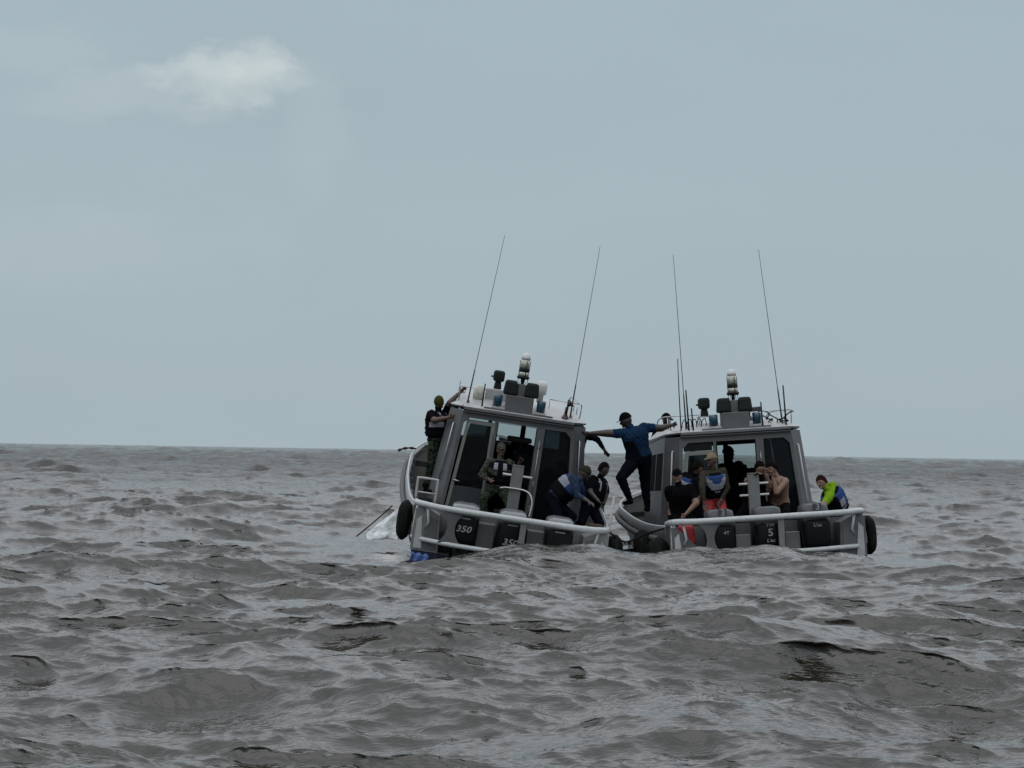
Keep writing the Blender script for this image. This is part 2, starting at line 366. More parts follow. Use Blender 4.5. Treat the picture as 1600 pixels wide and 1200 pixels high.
    co = np.stack([X, Y, Z], -1).reshape(-1, 3).astype(np.float32)
    idx = np.arange(nr * nth).reshape(nr, nth)
    q = np.stack([idx[:-1, :-1], idx[:-1, 1:], idx[1:, 1:], idx[1:, :-1]], -1).reshape(-1, 4)[:, ::-1]
    me = bpy.data.meshes.new('sea_water'); me.vertices.add(len(co)); me.vertices.foreach_set('co', co.ravel())
    me.loops.add(q.size); me.loops.foreach_set('vertex_index', q.ravel().astype(np.int32)); me.polygons.add(len(q))
    me.polygons.foreach_set('loop_start', np.arange(0, q.size, 4, dtype=np.int32)); me.update(calc_edges=True)
    me.polygons.foreach_set('use_smooth', np.ones(len(q), dtype=bool))
    at_ = me.attributes.new('foam', 'FLOAT', 'POINT'); at_.data.foreach_set('value', foam.ravel().astype(np.float32))
    ao = me.attributes.new('open_sea', 'FLOAT', 'POINT'); ao.data.foreach_set('value', (.02 + .98 * sstep(22, 230, R)).ravel().astype(np.float32))
    m = bpy.data.materials.new('muddy_sea_water'); m.use_nodes = True; t = m.node_tree; t.nodes.clear(); L = t.links.new
    o = N('ShaderNodeOutputMaterial', t); p = N('ShaderNodeBsdfPrincipled', t); L(p.outputs[0], o.inputs[0])
    p.inputs['IOR'].default_value = 1.42; p.inputs['Roughness'].default_value = .10
    geo = N('ShaderNodeNewGeometry', t); att = N('ShaderNodeAttribute', t); att.attribute_name = 'foam'
    def noise_(scale, detail, rough, stretch=(1, 1, 1), rot=0, dist=0.):
        mp = N('ShaderNodeMapping', t); mp.inputs['Scale'].default_value = stretch; mp.inputs['Rotation'].default_value = (0, 0, rot); L(geo.outputs['Position'], mp.inputs[0])
        n = N('ShaderNodeTexNoise', t); n.inputs['Scale'].default_value = scale; n.inputs['Detail'].default_value = detail; n.inputs['Roughness'].default_value = rough; n.inputs['Distortion'].default_value = dist
        L(mp.outputs[0], n.inputs['Vector']); return n
    big = noise_(.25, 4, .6)
    cr = ramp(N('ShaderNodeValToRGB', t), [(.3, (.0110, .0095, .0060)), (.7, (.0165, .0142, .0090))]); L(big.outputs[0], cr.inputs[0])
    fn = noise_(2.6, 12, .74, (.7, 1.3, 1), .3, .8); fm = N('ShaderNodeMath', t, operation='ADD'); L(fn.outputs[0], fm.inputs[0]); L(att.outputs['Fac'], fm.inputs[1])
    fr = N('ShaderNodeMapRange', t); fr.inputs[1].default_value = 1.05; fr.inputs[2].default_value = 1.3; fr.inputs[4].default_value = .8; L(fm.outputs[0], fr.inputs[0])
    mx = N('ShaderNodeMix', t, data_type='RGBA'); mx.inputs[7].default_value = (.52, .52, .50, 1); L(fr.outputs[0], mx.inputs[0]); L(cr.outputs[0], mx.inputs[6]); L(mx.outputs[2], p.inputs['Base Color'])
    rg = N('ShaderNodeMapRange', t); rg.inputs[3].default_value = .05; rg.inputs[4].default_value = .7; L(fr.outputs[0], rg.inputs[0])
    ar = N('ShaderNodeAttribute', t); ar.attribute_name = 'open_sea'; ra = N('ShaderNodeMath', t, operation='MULTIPLY_ADD'); ra.inputs[1].default_value = .10; L(ar.outputs['Fac'], ra.inputs[0]); L(rg.outputs[0], ra.inputs[2]); L(ra.outputs[0], p.inputs['Roughness'])
    io = N('ShaderNodeMapRange', t); io.inputs[3].default_value = 1.58; io.inputs[4].default_value = 1.37; L(ar.outputs['Fac'], io.inputs[0]); L(io.outputs[0], p.inputs['IOR'])
    def ridged(n):
        a = N('ShaderNodeMath', t, operation='SUBTRACT'); a.inputs[1].default_value = .5; L(n.outputs[0], a.inputs[0])
        b = N('ShaderNodeMath', t, operation='ABSOLUTE'); L(a.outputs[0], b.inputs[0])
        c = N('ShaderNodeMath', t, operation='MULTIPLY'); c.inputs[1].default_value = -2.; L(b.outputs[0], c.inputs[0]); return c
    n1 = ridged(noise_(9, 3, .55, (.5, 1.35, 1), .30, .35)); n2 = ridged(noise_(3.4, 4, .55, (.5, 1.3, 1), -.16, .3))
    pn = noise_(.55, 3, .5, (.6, 1.0, 1), .3, .4); ps = N('ShaderNodeMapRange', t); ps.inputs[1].default_value = .38; ps.inputs[2].default_value = .62; ps.inputs[3].default_value = .22; ps.inputs[4].default_value = 1.05; L(pn.outputs[0], ps.inputs[0])
    b1 = N('ShaderNodeBump', t); L(ps.outputs[0], b1.inputs['Strength']); b1.inputs['Distance'].default_value = .022; L(n2.outputs[0], b1.inputs['Height'])
    b2 = N('ShaderNodeBump', t); b2.inputs['Strength'].default_value = .9; b2.inputs['Distance'].default_value = .008; L(n1.outputs[0], b2.inputs['Height']); L(b1.outputs[0], b2.inputs['Normal'])
    n3 = ridged(noise_(.8, 6, .6, (.5, 1.2, 1), .12, .3))
    b3 = N('ShaderNodeBump', t); b3.inputs['Distance'].default_value = .40; L(ar.outputs['Fac'], b3.inputs['Strength']); L(n3.outputs[0], b3.inputs['Height']); L(b2.outputs[0], b3.inputs['Normal']); L(b3.outputs[0], p.inputs['Normal'])
    s = link('sea_water', me, m); tag(s, kind='structure')
    return s
build_sea()

# ------------------------------------------------------------------ the boats
def text_mesh(txt, size, depth=.004):
    cu = bpy.data.curves.new('lettering', 'FONT'); cu.body = txt; cu.size = size; cu.extrude = depth; cu.align_x = 'CENTER'; cu.align_y = 'CENTER'; cu.resolution_u = 2; cu.offset = size * .018
    o = bpy.data.objects.new('lettering', cu); COL.objects.link(o); dg = bpy.context.evaluated_depsgraph_get()
    me = bpy.data.meshes.new_from_object(o.evaluated_get(dg)); bpy.data.objects.remove(o); me.materials.clear(); return me
def put_text(txt, size, M, m, parent, sx=1., shear=0.):
    me = text_mesh(txt, size); me.transform(M @ Matrix(((sx, shear, 0, 0), (0, 1, 0, 0), (0, 0, 1, 0), (0, 0, 0, 1))))
    return link('lettering', me, m, parent)
BACK = Matrix.Rotation(pi / 2, 4, 'X')         # lettering that faces aft (-Y)
def gun(y):
    ys = [-.55, 0, 1, 2.2, 4, 6.3, 7.6, 8.6, 9.3, 9.75]
    xs = [1.62, 1.66, 1.76, 1.81, 1.85, 1.81, 1.60, 1.15, .6, .03]
    zs = [.80, .80, .82, .86, .98, 1.16, 1.30, 1.42, 1.52, 1.58]
    return float(np.interp(y, ys, xs)), float(np.interp(y, ys, zs))
def cab_w(z, y):      # cabin half width: back wall, then chamfer, then side
    b = np.interp(z, [.4, 2.25], [1.20, 1.04]); s = np.interp(z, [.4, 2.25], [1.48, 1.25])
    return float(b if y < 2.35 else s)
def build_boat(M, label, variant):
    LEFT = variant == 'left'
    root = empty('patrol_boat', M); tag(root, label, 'boat', 'patrol boats side by side')
    YS = [-.02, .5, 1, 1.6, 2.2, 3, 4, 5.2, 6.3, 7.0, 7.6, 8.2, 8.6, 9.0, 9.3, 9.55, 9.75]
    # hull skin
    h = MB(); rings = []
    for y in YS:
        xg, zg = gun(y); f = min(1, y / 9.75)
        zk = -.45 + (.9 * max(0, (f - .7) / .3) ** 1.6); xc = xg * (.93 - .35 * max(0, (f - .5) / .5)); zc = .02 + .55 * f ** 2
        sec = [(0, zk), (xc * .55, (zk * .45 + zc * .55)), (xc, zc), (xc + (xg - xc) * .45, zc + (zg - zc) * .3), (xg + .02, zg - .14), (xg + .02, zg), (xg - .04, zg + .008), (xg - .06, zg - .03)]
        rings.append([(-x, y, z) for x, z in sec[::-1]] + [(x, y, z) for x, z in sec[1:]])
    fs = h.loft(rings, closed=False)
    for f in h.bm.faces:
        zc = sum(v.co.z for v in f.verts) / len(f.verts)
        f.smooth = True
        if zc < .08 and abs(f.calc_center_median().x) < 3: f.material_index = 1
    tr = [p for p in rings[0]]
    h.mi = 0; h.poly([tr[i] for i in (2, 3, 4, 5, 9, 10, 11, 12)][:8]); h.mi = 1; h.poly([tr[i] for i in (5, 6, 7, 8, 9)])
    # aft hull extensions each side of the engines, with their grey end plates
    for s in (-1, 1):
        h.mi = 0
        low = (not LEFT) and s < 0
        pts = [(s * 1.64, z) for z in (.10, .80)] + [(s * 1.50, .86), (s * 1.22, .72), (s * 1.18, .10)]
        if low: pts = [(s * 1.64, .10), (s * 1.64, .80), (s * 1.56, .80), (s * 1.22, .46), (s * 1.18, .10)]
        h.prism([(x, -.55, z) for x, z in pts], (0, .52, 0))
        h.mi = 1; h.prism([(s * 1.62, -.53, .10), (s * 1.55, -.50, -.35), (s * 1.22, -.50, -.35), (s * 1.17, -.53, .10)], (0, .5, 0))
        h.mi = 3; h.prism([(s * 1.60, -.56, .14), (s * 1.60, -.56, .62), (s * 1.52, -.56, .70), (s * 1.46, -.56, .14)], (0, -.012, 0))
        h.mi = 2; h.prism([(s * 1.44, -.56, .14), (s * 1.44, -.56, .62 if low else .72), (s * 1.26, -.56, .46 if low else .66), (s * 1.22, -.56, .14)], (0, -.008, 0))
    h.build('hull', [LGREY if LEFT else GREY, NAVY, GREY, WHITE], root)
    # decks
    d = MB()
    def strip(ys, x0, x1, z):
        for a, b in zip(ys, ys[1:]):
            d.poly([(x0(a), a, z(a)), (x1(a), a, z(a)), (x1(b), b, z(b)), (x0(b), b, z(b))])
    gx = lambda y: gun(y)[0] - .05
    strip([-.02, .5, 1, 1.6, 2.3], lambda y: -gx(y), gx, lambda y: .42)
    for s in (-1, 1): strip([2.3, 3, 4, 5.2, 6.3], lambda y: s * gx(y), lambda y: s * 1.2, lambda y: gun(y)[1] - .22)
    strip([6.3, 7, 7.6, 8.2, 8.6, 9, 9.3, 9.55, 9.75], lambda y: -gx(y), gx, lambda y: gun(y)[1] - .12)
    d.poly([(-1.3, 6.3, .3), (1.3, 6.3, .3), (gx(6.3), 6.3, gun(6.3)[1] - .12), (-gx(6.3), 6.3, gun(6.3)[1] - .12)])
    for s in (-1, 1): d.poly([(s * 1.2, 2.3, .42), (s * gx(2.3), 2.3, .42), (s * gx(2.3), 2.3, gun(2.3)[1] - .22), (s * 1.2, 2.3, gun(2.3)[1] - .22)])
    d.poly([(-1.75, -.02, .42), (1.75, -.02, .42), (1.6, -.02, .05), (-1.6, -.02, .05)])
    d.build('deck', DECK, root)
    # inner bulwark with ribs
    for s in (-1, 1):
        b = MB(); ya = [-.01, .5, 1, 1.6, 2.25]
        b.loft([[(s * gx(a), a, .42), (s * (gx(a) - .02), a, .42), (s * (gx(a) - .02), a, gun(a)[1] - .02), (s * gx(a), a, gun(a)[1] - .02)] for a in ya])
        for y in (.3, .9, 1.5, 2.1): b.box((s * (gx(y) - .045), y, (.42 + gun(y)[1]) / 2 - .01), (.06, .03, gun(y)[1] - .45))
        bo = b.build('bulwark', GREY, root)
        for y, ly, lz in ((.55, .55, .34), (1.55, .6, .25)):
            q = MB(); q.box((s * 1.50, y, .42 + lz / 2), (.26, ly, lz), bev=.02); q.box((s * 1.50, y, .43 + lz), (.2, ly * .8, .02)); q.build('deck_locker', LGREY, root)
        for y in (2.8, 3.6, 4.4, 5.2, 6.0):
            z0 = gun(y)[1] - .22; b = MB(); b.box((s * (gx(y) - .035), y, (z0 + gun(y)[1]) / 2 - .01), (.06, .03, gun(y)[1] - z0 - .03)); b.build('bulwark_rib', GREY, root)
    # gunwale pipe and bow rail
    g = MB()
    for s in (-1, 1):
        g.tube(spline([(s * (gun(y)[0] - .02), y, gun(y)[1] + .015) for y in (0, 1, 2.2, 4, 6.3, 7.6, 8.6, 9.3, 9.7)], 4), .018, 8)
    g.build('gunwale_pipe', PIPE, root)
    # foam collar under the gunwale
    fc = MB()
    for s in (-1, 1):
        fc.tube(spline([(s * (gun(y)[0] + .05), y, gun(y)[1] - .2) for y in (.4, 2, 4, 6.3, 7.6, 8.6, 9.3, 9.7)], 4), .055, 10)
    fc.build('rubbing_strip', mat('grey_foam_collar', (.07, .072, .072), .7, var=.2, streak=.4), root)
    # stern guard rail
    r = MB()
    top = [(-1.64, -.02, .86), (-1.62, -.42, .885), (-1.50, -.62, .89), (-1.2, -.74, .88), (-.6, -.80, .88), (.6, -.80, .88), (1.2, -.74, .88), (1.50, -.62, .89), (1.62, -.42, .885), (1.64, -.02, .86)]
    r.tube(spline(top, 6), .052, 12)
    low = [(-1.62, -.05, .30), (-1.60, -.42, .30), (-1.2, -.72, .30), (-.6, -.78, .29), (.6, -.78, .29), (1.2, -.72, .30), (1.60, -.42, .30), (1.62, -.05, .30)]
    r.tube(spline(low, 6), .042, 12)
    rl = r.build('stern_rail', PIPE, root)
    for s in (-1,):       # flared gusset plate
        q = MB(); x = s * 1.02; n = 8; L_, R_ = [], []
        for k in range(n + 1):
            t = k / n; z = .31 + t * .53; w = .065 + .13 * abs(2 * t - 1) ** 2.2
            L_.append((x - w, -.775, z)); R_.append((x + w, -.775, z))
        q.prism(L_ + R_[::-1], (0, .02, 0)); q.build('gusset_plate', GREY, rl)
    q = MB(); q.box((.17, -.79, .585), (.10, .05, .49), bev=.01); q.build('rail_post', LGREY, rl)
    for s in (-1, 1):
        q = MB(); q.tube([(s * 1.60, -.45, .84), (s * 1.63, -.50, .34)], .04, 8); q.tube([(s * 1.45, -.63, .85), (s * 1.40, -.60, .60), (s * 1.44, -.56, .5)], .022, 8); q.build('rail_brace', PIPE, rl)
    if LEFT:
        q = MB(); q.tube([(1.69, .12, .30), (1.69, .12, 1.42)], .022, 8); q.box((1.69, .12, .86), (.06, .06, .05)); q.build('quarter_post', WHITE, root)
        q = MB(); q.tube(spline([(-1.66, .25, .84), (-1.67, .25, 1.20), (-1.64, .25, 1.24), (-1.36, .25, 1.24), (-1.33, .25, 1.20), (-1.33, .25, .80)], 4), .022, 8); q.tube([(-1.66, .25, 1.0), (-1.33, .25, 1.0)], .016, 6); q.build('quarter_frame', WHITE, root)
    # blocks between the engines
    for x in (-.42, .42):
        q = MB(); q.box((x, -.28, .40 if not LEFT else .44), (.30 if LEFT else .25, .30, .50 if LEFT else .42), bev=.012); q.build('transom_step', GREY if LEFT else LGREY, root)
    # outboard engines
    for i, x in enumerate((-.80, 0, .80)):
        tilt = Matrix.Rotation(radians([6, 3, 4][i]), 4, 'X')
        def eng_ring(z, hw, y0, y1, k=.30):
            out = []
            for j in range(20):
                a = 2 * pi * j / 20; c_, s_ = cos(a), sin(a); e = .42
                out.append((x + hw * math.copysign(abs(c_) ** e, c_), (y0 + y1) / 2 + (y1 - y0) / 2 * math.copysign(abs(s_) ** e, s_), z))
            return out
        e = MB()
        e.loft([eng_ring(*q) for q in ((.26, .16, -.55, -.12), (.31, .21, -.66, -.06), (.42, .238, -.70, -.03), (.72, .245, -.71, -.02), (.86, .235, -.68, -.03))], smooth=True)
        e.tube([(x, -.35, .38), (x, -.33, 0), (x, -.33, -.5)], [.13, .10, .07], 10, sy=1.7)
        e.lathe([(.03, -.2), (.09, -.1), (.1, .1), (.05, .22)], (x, -.40, -.48), (0, 1, 0), 12)
        e.box((x, -.06, .30), (.22, .18, .40), bev=.02)
        eo = e.build('outboard_engine', ENGB, root)
        l = MB(); hh = .98 if LEFT else 1.06
        l.loft([eng_ring(*q) for q in ((.862, .228, -.665, -.04), (.90, .24, -.69, -.03), (hh - .03, .215, -.63, -.07), (hh, .15, -.50, -.14))], smooth=True)
        l.build('cowling_lid', ENGG if not LEFT else mat('engine_lid_grey', (.13, .14, .15), .35, var=.15, coat=.4), eo)
        q = MB(); q.tube(spline([(x - .08, -.08, .50), (x - .12, .02, .62), (x - .16, .15, .55), (x - .16, .2, .44)], 5), .03, 8); q.build('rigging_hose', RUBBER, eo)
        q = MB(); q.loft([eng_ring(.852, .241, -.692, -.026), eng_ring(.866, .241, -.692, -.026)], smooth=True); q.build('cowling_seam', BLACK, eo)
        tx = {0: '350', 1: '350', 2: '350'}[i] if LEFT else ''
        if LEFT:
            put_text('350', .15, Matrix.Translation((x, -.722, .58 if i == 0 else .47)) @ BACK, LETTER, eo, 1.15, .25)
            q = MB(); q.box((x, -.71, .76), (.17, .012, .022), bev=.004); q.build('trim_line', LETTER, eo)
        else:
            put_text('5', .17, Matrix.Translation((x, -.722, .62)) @ BACK, LETTER, eo, 1.1) if i == 1 else None
            put_text({0: '4T', 1: 'TW', 2: "L'ac"}[i], .075, Matrix.Translation((x + (.06 if i == 0 else 0), -.722, {0: .66, 1: .75, 2: .70}[i])) @ BACK, LETTER, eo, 1.2)
            if i == 1: put_text("L'ac", .075, Matrix.Translation((x, -.722, .49)) @ BACK, LETTER, eo, 1.2, .2)
            if i != 1:
                put_text('3', .15, Matrix.Translation((x + .02, -.708, 1.0)) @ BACK, LETTER, eo, 1.0)
                q = MB(); q.box((x + .02, -.66, .985), (.14, .07, .17), bev=.012); q.build('number_plate', ENGG, eo)
    # ---- cabin
    yb, zf = 2.3, .42
    c = MB(); T = .05
    def wallp(pts, y=yb, t=T): c.prism([(x, y, z) for x, z in pts], (0, t, 0))
    hb = lambda z: cab_w(z, 0); zt = HR - .16
    wallp([(-hb(zt) , zt), (hb(zt), zt), (hb(zt) - .02, HR - .05), (hb(zt) - .09, HR), (-hb(zt) + .09, HR), (-hb(zt) + .02, HR - .05)])     # header
    for s in (-1, 1):
        wallp([(s * hb(zf), zf), (s * (hb(zf) - .06), zf), (s * (hb(zt) - .06), zt - .10), (s * (hb(zt) - .16), zt), (s * hb(zt), zt)])
    wallp([(.36, zf), (.50, zf), (.50, zt), (.36, zt)], yb - .01, .07)
    wallp([(-.42, zf), (-.365, zf), (-.365, zt), (-.42, zt)])
    wallp([(.50, zf), (hb(zf) - .06, zf), (hb(zf) - .07, zf + .18), (.50, zf + .18)])
    ys_, yf = 2.75, 5.5
    for s in (-1, 1):
        # chamfer panels and side walls
        c.prism([(s * hb(zf), yb + .001, zf), (s * 1.48, ys_, zf), (s * 1.25, ys_ - .1, HR - .035), (s * (hb(zt) - .03), yb + .001, HR - .04)], (-s * .03, .02, 0))
        for (a0, a1, z0, z1) in ((ys_, yf, zf, 1.45), (ys_, yf, 2.12, HR - .02), (ys_, ys_ + .25, 1.45, 2.12), (3.95, 4.1, 1.45, 2.12), (yf - .25, yf, 1.45, 2.12)):
            w = lambda z: np.interp(z, [.4, 2.45], [1.48, 1.22]); sh = lambda y, z: y - (.1 if y < 3 else 0) * (z > 2.2)
            c.prism([(s * w(z0), a0, z0), (s * w(z0), a1, z0), (s * w(z1), a1, z1), (s * w(z1), a0, z1)], (-s * .04, 0, 0))
    # front: lower slope, windscreen frame
    c.prism([(-1.38, yf, zf), (1.38, yf, zf), (1.3, yf + .35, 1.35), (-1.3, yf + .35, 1.35)], (0, -.04, 0))
    c.prism([(-1.3, yf + .35, 1.35), (1.3, yf + .35, 1.35), (1.25, yf + .2, 1.72), (-1.25, yf + .2, 1.72)], (0, -.04, 0))
    fy = lambda z: yf + .2 - .2 * (z - 1.72) / .7
    for x0, x1 in ((-1.25, -1.08), (-.42, -.34), (.26, .36), (1.06, 1.25)):
        c.prism([(x0, fy(1.72), 1.72), (x1, fy(1.72), 1.72), (x1 * .95, fy(2.26), 2.26), (x0 * .95, fy(2.26), 2.26)], (0, -.04, 0))
    c.prism([(-1.19, fy(2.26), 2.26), (1.19, fy(2.26), 2.26), (1.13, yf, HR), (-1.13, yf, HR)], (0, -.04, 0))
    cb = c.build('cabin', GREY, root)
    for s in (-1, 1):       # side windows
        for a0, a1 in ((ys_ + .24, 3.96), (4.09, yf - .24)):
            w = lambda z: float(np.interp(z, [.4, 2.45], [1.48, 1.22])) + .004
            q = MB(); q.prism([(s * w(1.44), a0, 1.44), (s * w(1.44), a1, 1.44), (s * w(2.13), a1, 2.13), (s * w(2.13), a0, 2.13)], (-s * .012, 0, 0)); q.build('side_window', mat('black_side_glass', (.01, .011, .012), .75), cb)
    q = MB(); q.prism([(-1.08, fy(1.72) - .015, 1.72), (1.06, fy(1.72) - .015, 1.72), (1.02, fy(2.26) - .015, 2.26), (-1.03, fy(2.26) - .015, 2.26)], (0, -.01, 0)); q.build('windscreen', CLEARG, cb)
    # starboard back window, dark
    q = MB(); q.prism([(.50, yb + .02, zf + .18), (hb(zf) - .065, yb + .02, zf + .18), (hb(zt) - .06, yb + .02, zt - .10), (hb(zt) - .16, yb + .02, zt), (.50, yb + .02, zt)], (0, .012, 0)); q.build('back_window', GLASS, cb)
    # port door: frame, window, lower panel, handle
    dr = MB()
    zl = zf + (.0 if LEFT else 0); ztop = zt - (.03 if LEFT else .16)
    xo0, xo1 = hb(zl) - .085, hb(ztop) - .115
    if not LEFT:
        q = MB(); q.box((-.70, yb + .05, zt - .08), (.52, .02, .15)); q.build('door_header', BLACK, cb)
    dr.prism([(-xo0, yb + .03, zl), (-xo0 + .06, yb + .03, zl), (-xo1 + .06, yb + .03, ztop), (-xo1, yb + .03, ztop)], (0, .03, 0))
    dr.prism([(-.475, yb + .03, zl), (-.425, yb + .03, zl), (-.425, yb + .03, ztop), (-.475, yb + .03, ztop)], (0, .03, 0))
    dr.prism([(-xo1 + .06, yb + .03, ztop - .07), (-.475, yb + .03, ztop - .07), (-.475, yb + .03, ztop), (-xo1 + .06, yb + .03, ztop)], (0, .03, 0))
    dr.prism([(-xo0 + .06, yb + .03, zl), (-.475, yb + .03, zl), (-.475, yb + .03, zl + .06), (-xo0 + .06, yb + .03, zl + .06)], (0, .03, 0))
    do = dr.build('door', FRAME, cb)
    zm = 1.02
    q = MB(); q.prism([(-xo0 + .06, yb + .04, zl + .06), (-.475, yb + .04, zl + .06), (-.475, yb + .04, zm), (-xo0 + .075, yb + .04, zm)], (0, .015, 0)); q.build('door_panel', TEAL, do) if False else link('door_panel', q.mesh('door_panel'), TEAL, cb)
    q = MB(); q.prism([(-xo0 + .075, yb + .04, zm), (-.475, yb + .04, zm), (-.475, yb + .04, ztop - .07), (-xo1 + .06, yb + .04, ztop - .07)], (0, .008, 0)); link('door_window', q.mesh('door_window'), GLASS, cb)
    q = MB(); q.tube([(-xo0 + .09, yb + .0, 1.12), (-xo0 + .22, yb - .02, 1.10)], .014, 8); link('door_handle', q.mesh('door_handle'), ALU, cb)
    for s in (-1, 1):       # grab rails on the corner panels
        q = MB(); q.tube([(s * 1.245, 2.50, 1.05), (s * 1.27, 2.45, 1.08), (s * 1.165, 2.43, 2.12), (s * 1.14, 2.48, 2.15)], .014, 8); link('grab_rail', q.mesh('grab_rail'), WHITEP if not LEFT else ALU, cb)
    if LEFT:
        q = MB(); q.lathe([(.05, 0), (.05, .02), (.03, .03)], (-1.19, 2.37, .62), (-.4, -.9, 0), 14); link('deck_socket', q.mesh('deck_socket'), BLACK, cb)
    # rubber seals round the openings of the back wall
    def seal(pts):
        q = MB(); q.tube([(x, yb - .004, z) for x, z in pts + pts[:1]], .011, 6, cap=False); link('rubber_seal', q.mesh('rubber_seal'), RUBBER, cb)
    seal([(-.36, zf + .02), (.35, zf + .02), (.35, zt - .01), (-.36, zt - .01)])
    seal([(.51, zf + .19), (hb(zf) - .08, zf + .19), (hb(zt) - .07, zt - .11), (hb(zt) - .17, zt - .01), (.51, zt - .01)])
    q = MB(); q.tube([(-1.02, 2.222, HR - .02), (1.02, 2.222, HR - .02)], .012, 6); link('drip_edge', q.mesh('drip_edge'), BLACK, cb)
    q = MB()
    for z_ in (1.95, 1.25, .8): q.box((.43, yb - .03, z_), (.03, .03, .09), bev=.006)
    q.tube([(.43, yb - .03, .7), (.43, yb - .03, 2.05)], .006, 5); link('door_hinge_rod', q.mesh('door_hinge_rod'), ALU, cb)
    # inside: dark lining, console, wheel, helm seats
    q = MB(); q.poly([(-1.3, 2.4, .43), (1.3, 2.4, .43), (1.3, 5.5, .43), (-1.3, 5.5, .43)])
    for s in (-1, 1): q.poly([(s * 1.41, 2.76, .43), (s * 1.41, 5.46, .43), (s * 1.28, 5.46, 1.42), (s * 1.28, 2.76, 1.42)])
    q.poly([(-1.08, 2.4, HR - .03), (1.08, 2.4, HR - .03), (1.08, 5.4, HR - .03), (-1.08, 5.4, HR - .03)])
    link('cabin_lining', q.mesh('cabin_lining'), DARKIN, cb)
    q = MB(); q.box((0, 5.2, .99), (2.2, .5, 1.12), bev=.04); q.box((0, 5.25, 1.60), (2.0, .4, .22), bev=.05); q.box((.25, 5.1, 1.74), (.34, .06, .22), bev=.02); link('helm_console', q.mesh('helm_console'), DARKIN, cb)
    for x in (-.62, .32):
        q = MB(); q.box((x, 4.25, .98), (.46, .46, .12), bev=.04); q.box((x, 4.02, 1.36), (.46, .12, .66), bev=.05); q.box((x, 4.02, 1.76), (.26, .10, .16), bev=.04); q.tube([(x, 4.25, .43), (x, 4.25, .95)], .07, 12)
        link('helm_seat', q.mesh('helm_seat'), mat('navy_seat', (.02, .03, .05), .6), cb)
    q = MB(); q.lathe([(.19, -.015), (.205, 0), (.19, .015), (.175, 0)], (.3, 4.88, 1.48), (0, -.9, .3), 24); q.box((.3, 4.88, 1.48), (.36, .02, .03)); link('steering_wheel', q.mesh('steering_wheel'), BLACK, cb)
    if LEFT:
        q = MB(); q.box((.14, 3.6, 1.93), (.46, .25, .09), bev=.03); link('overhead_locker', q.mesh('overhead_locker'), mat('locker_grey', (.12, .13, .13), .5), cb)
    # roof: bevelled slab
    rf = MB()
    def rr(hw, y0, y1, z0, z1, cc=.12):
        P = [(-hw + cc, y0), (hw - cc, y0), (hw, y0 + cc), (hw, y1 - cc), (hw - cc, y1), (-hw + cc, y1), (-hw, y1 - cc), (-hw, y0 + cc)]
        return [(x, y, z0 + (z1 - z0) * (y - y0) / (y1 - y0)) for x, y in P]
    def r2(y0, y1, wb, ws, yc, z0, z1):
        P = [(-wb, y0), (wb, y0), (ws, yc), (ws, y1 - .15), (ws - .15, y1), (-ws + .15, y1), (-ws, y1 - .15), (-ws, yc)]
        return [(x, y, z0 + (z1 - z0) * (y - y0) / (y1 - y0)) for x, y in P]
    rf.loft([r2(2.31, 5.60, .97, 1.24, 2.68, HR + .004, HR - .05), r2(2.27, 5.64, 1.0, 1.26, 2.66, HR + .035, HR + .0), r2(2.38, 5.5, .96, 1.16, 2.74, HR + .09, HR + .09), r2(2.75, 5.2, .86, 1.0, 3.0, HR + .19, HR + .25), r2(3.1, 4.9, .5, .65, 3.4, HR + .21, HR + .27)])
    ro = rf.build('roof', [WHITE], root)
    rf2 = MB(); rf2.prism([(-1.00, 2.235, HR + .032), (1.00, 2.235, HR + .032), (1.02, 2.225, HR - .05), (-1.02, 2.225, HR - .05)], (0, .07, 0)); link('roof_edge', rf2.mesh('roof_edge'), GREY, ro)
    HZ = HR + .36
    for s in (-1, 1):
        rail = MB()
        rail.tube(spline([(s * 1.12, 2.75, HR + .08), (s * 1.13, 2.76, HZ - .05), (s * 1.11, 2.9, HZ), (s * 1.08, 4.9, HZ + .02), (s * 1.08, 5.3, HR + .08)], 5), .012, 6)
        for y in (3.3, 4.1): rail.tube([(s * 1.10, y, HR + .07), (s * 1.10, y, HZ)], .010, 6)
        rail.tube([(s * 1.12, 2.85, HZ), (s * .55, 2.95, HZ), (s * .55, 2.95, HR + .15)], .010, 6)
        link('roof_rail', rail.mesh('roof_rail'), ALU, ro)
    # pylon with loudhailers, beacon lantern, strobes
    pc = -.03 if LEFT else .03
    zr = HR + .07
    py = MB(); py.box((pc, 2.48, zr + .14), (.50, .30, .30), bev=.02); py.box((pc, 2.48, zr + .37), (.15, .16, .28), bev=.015)
    py.prism([(pc - .63, 2.30, zr - .03), (pc + .63, 2.30, zr - .03), (pc + .63, 2.30, zr + .01), (pc - .63, 2.30, zr + .01)], (0, .42, 0))
    po = py.build('mast_pylon', GREY, root)
    for s in (-1, 1):
        q = MB(); q.box((pc + s * .195, 2.44, zr + .42), (.27, .26, .27), bev=.055, seg=3, taper=(.80, .85)); q.build('loudhailer', SPKR, po)
        q = MB(); q.lathe([(.082, 0), (.082, .19), (.07, .21)], (pc + s * .40, 2.42, zr + .05), n=18); q.build('strobe_light', STROBE, po)
        q = MB(); q.box((pc + s * .40, 2.45, zr + .02), (.19, .22, .05), bev=.01); q.build('strobe_base', WHITE, po)
    bz = zr + .60
    q = MB(); q.lathe([(.10, 0), (.115, .02), (.115, .05), (.095, .06)], (pc, 2.48, bz), n=20); q.lathe([(.092, .13), (.098, .14), (.098, .20), (.088, .21)], (pc, 2.48, bz), n=20)
    q.tube([(pc, 2.48, bz - .09), (pc, 2.48, bz + .01)], .03, 8)
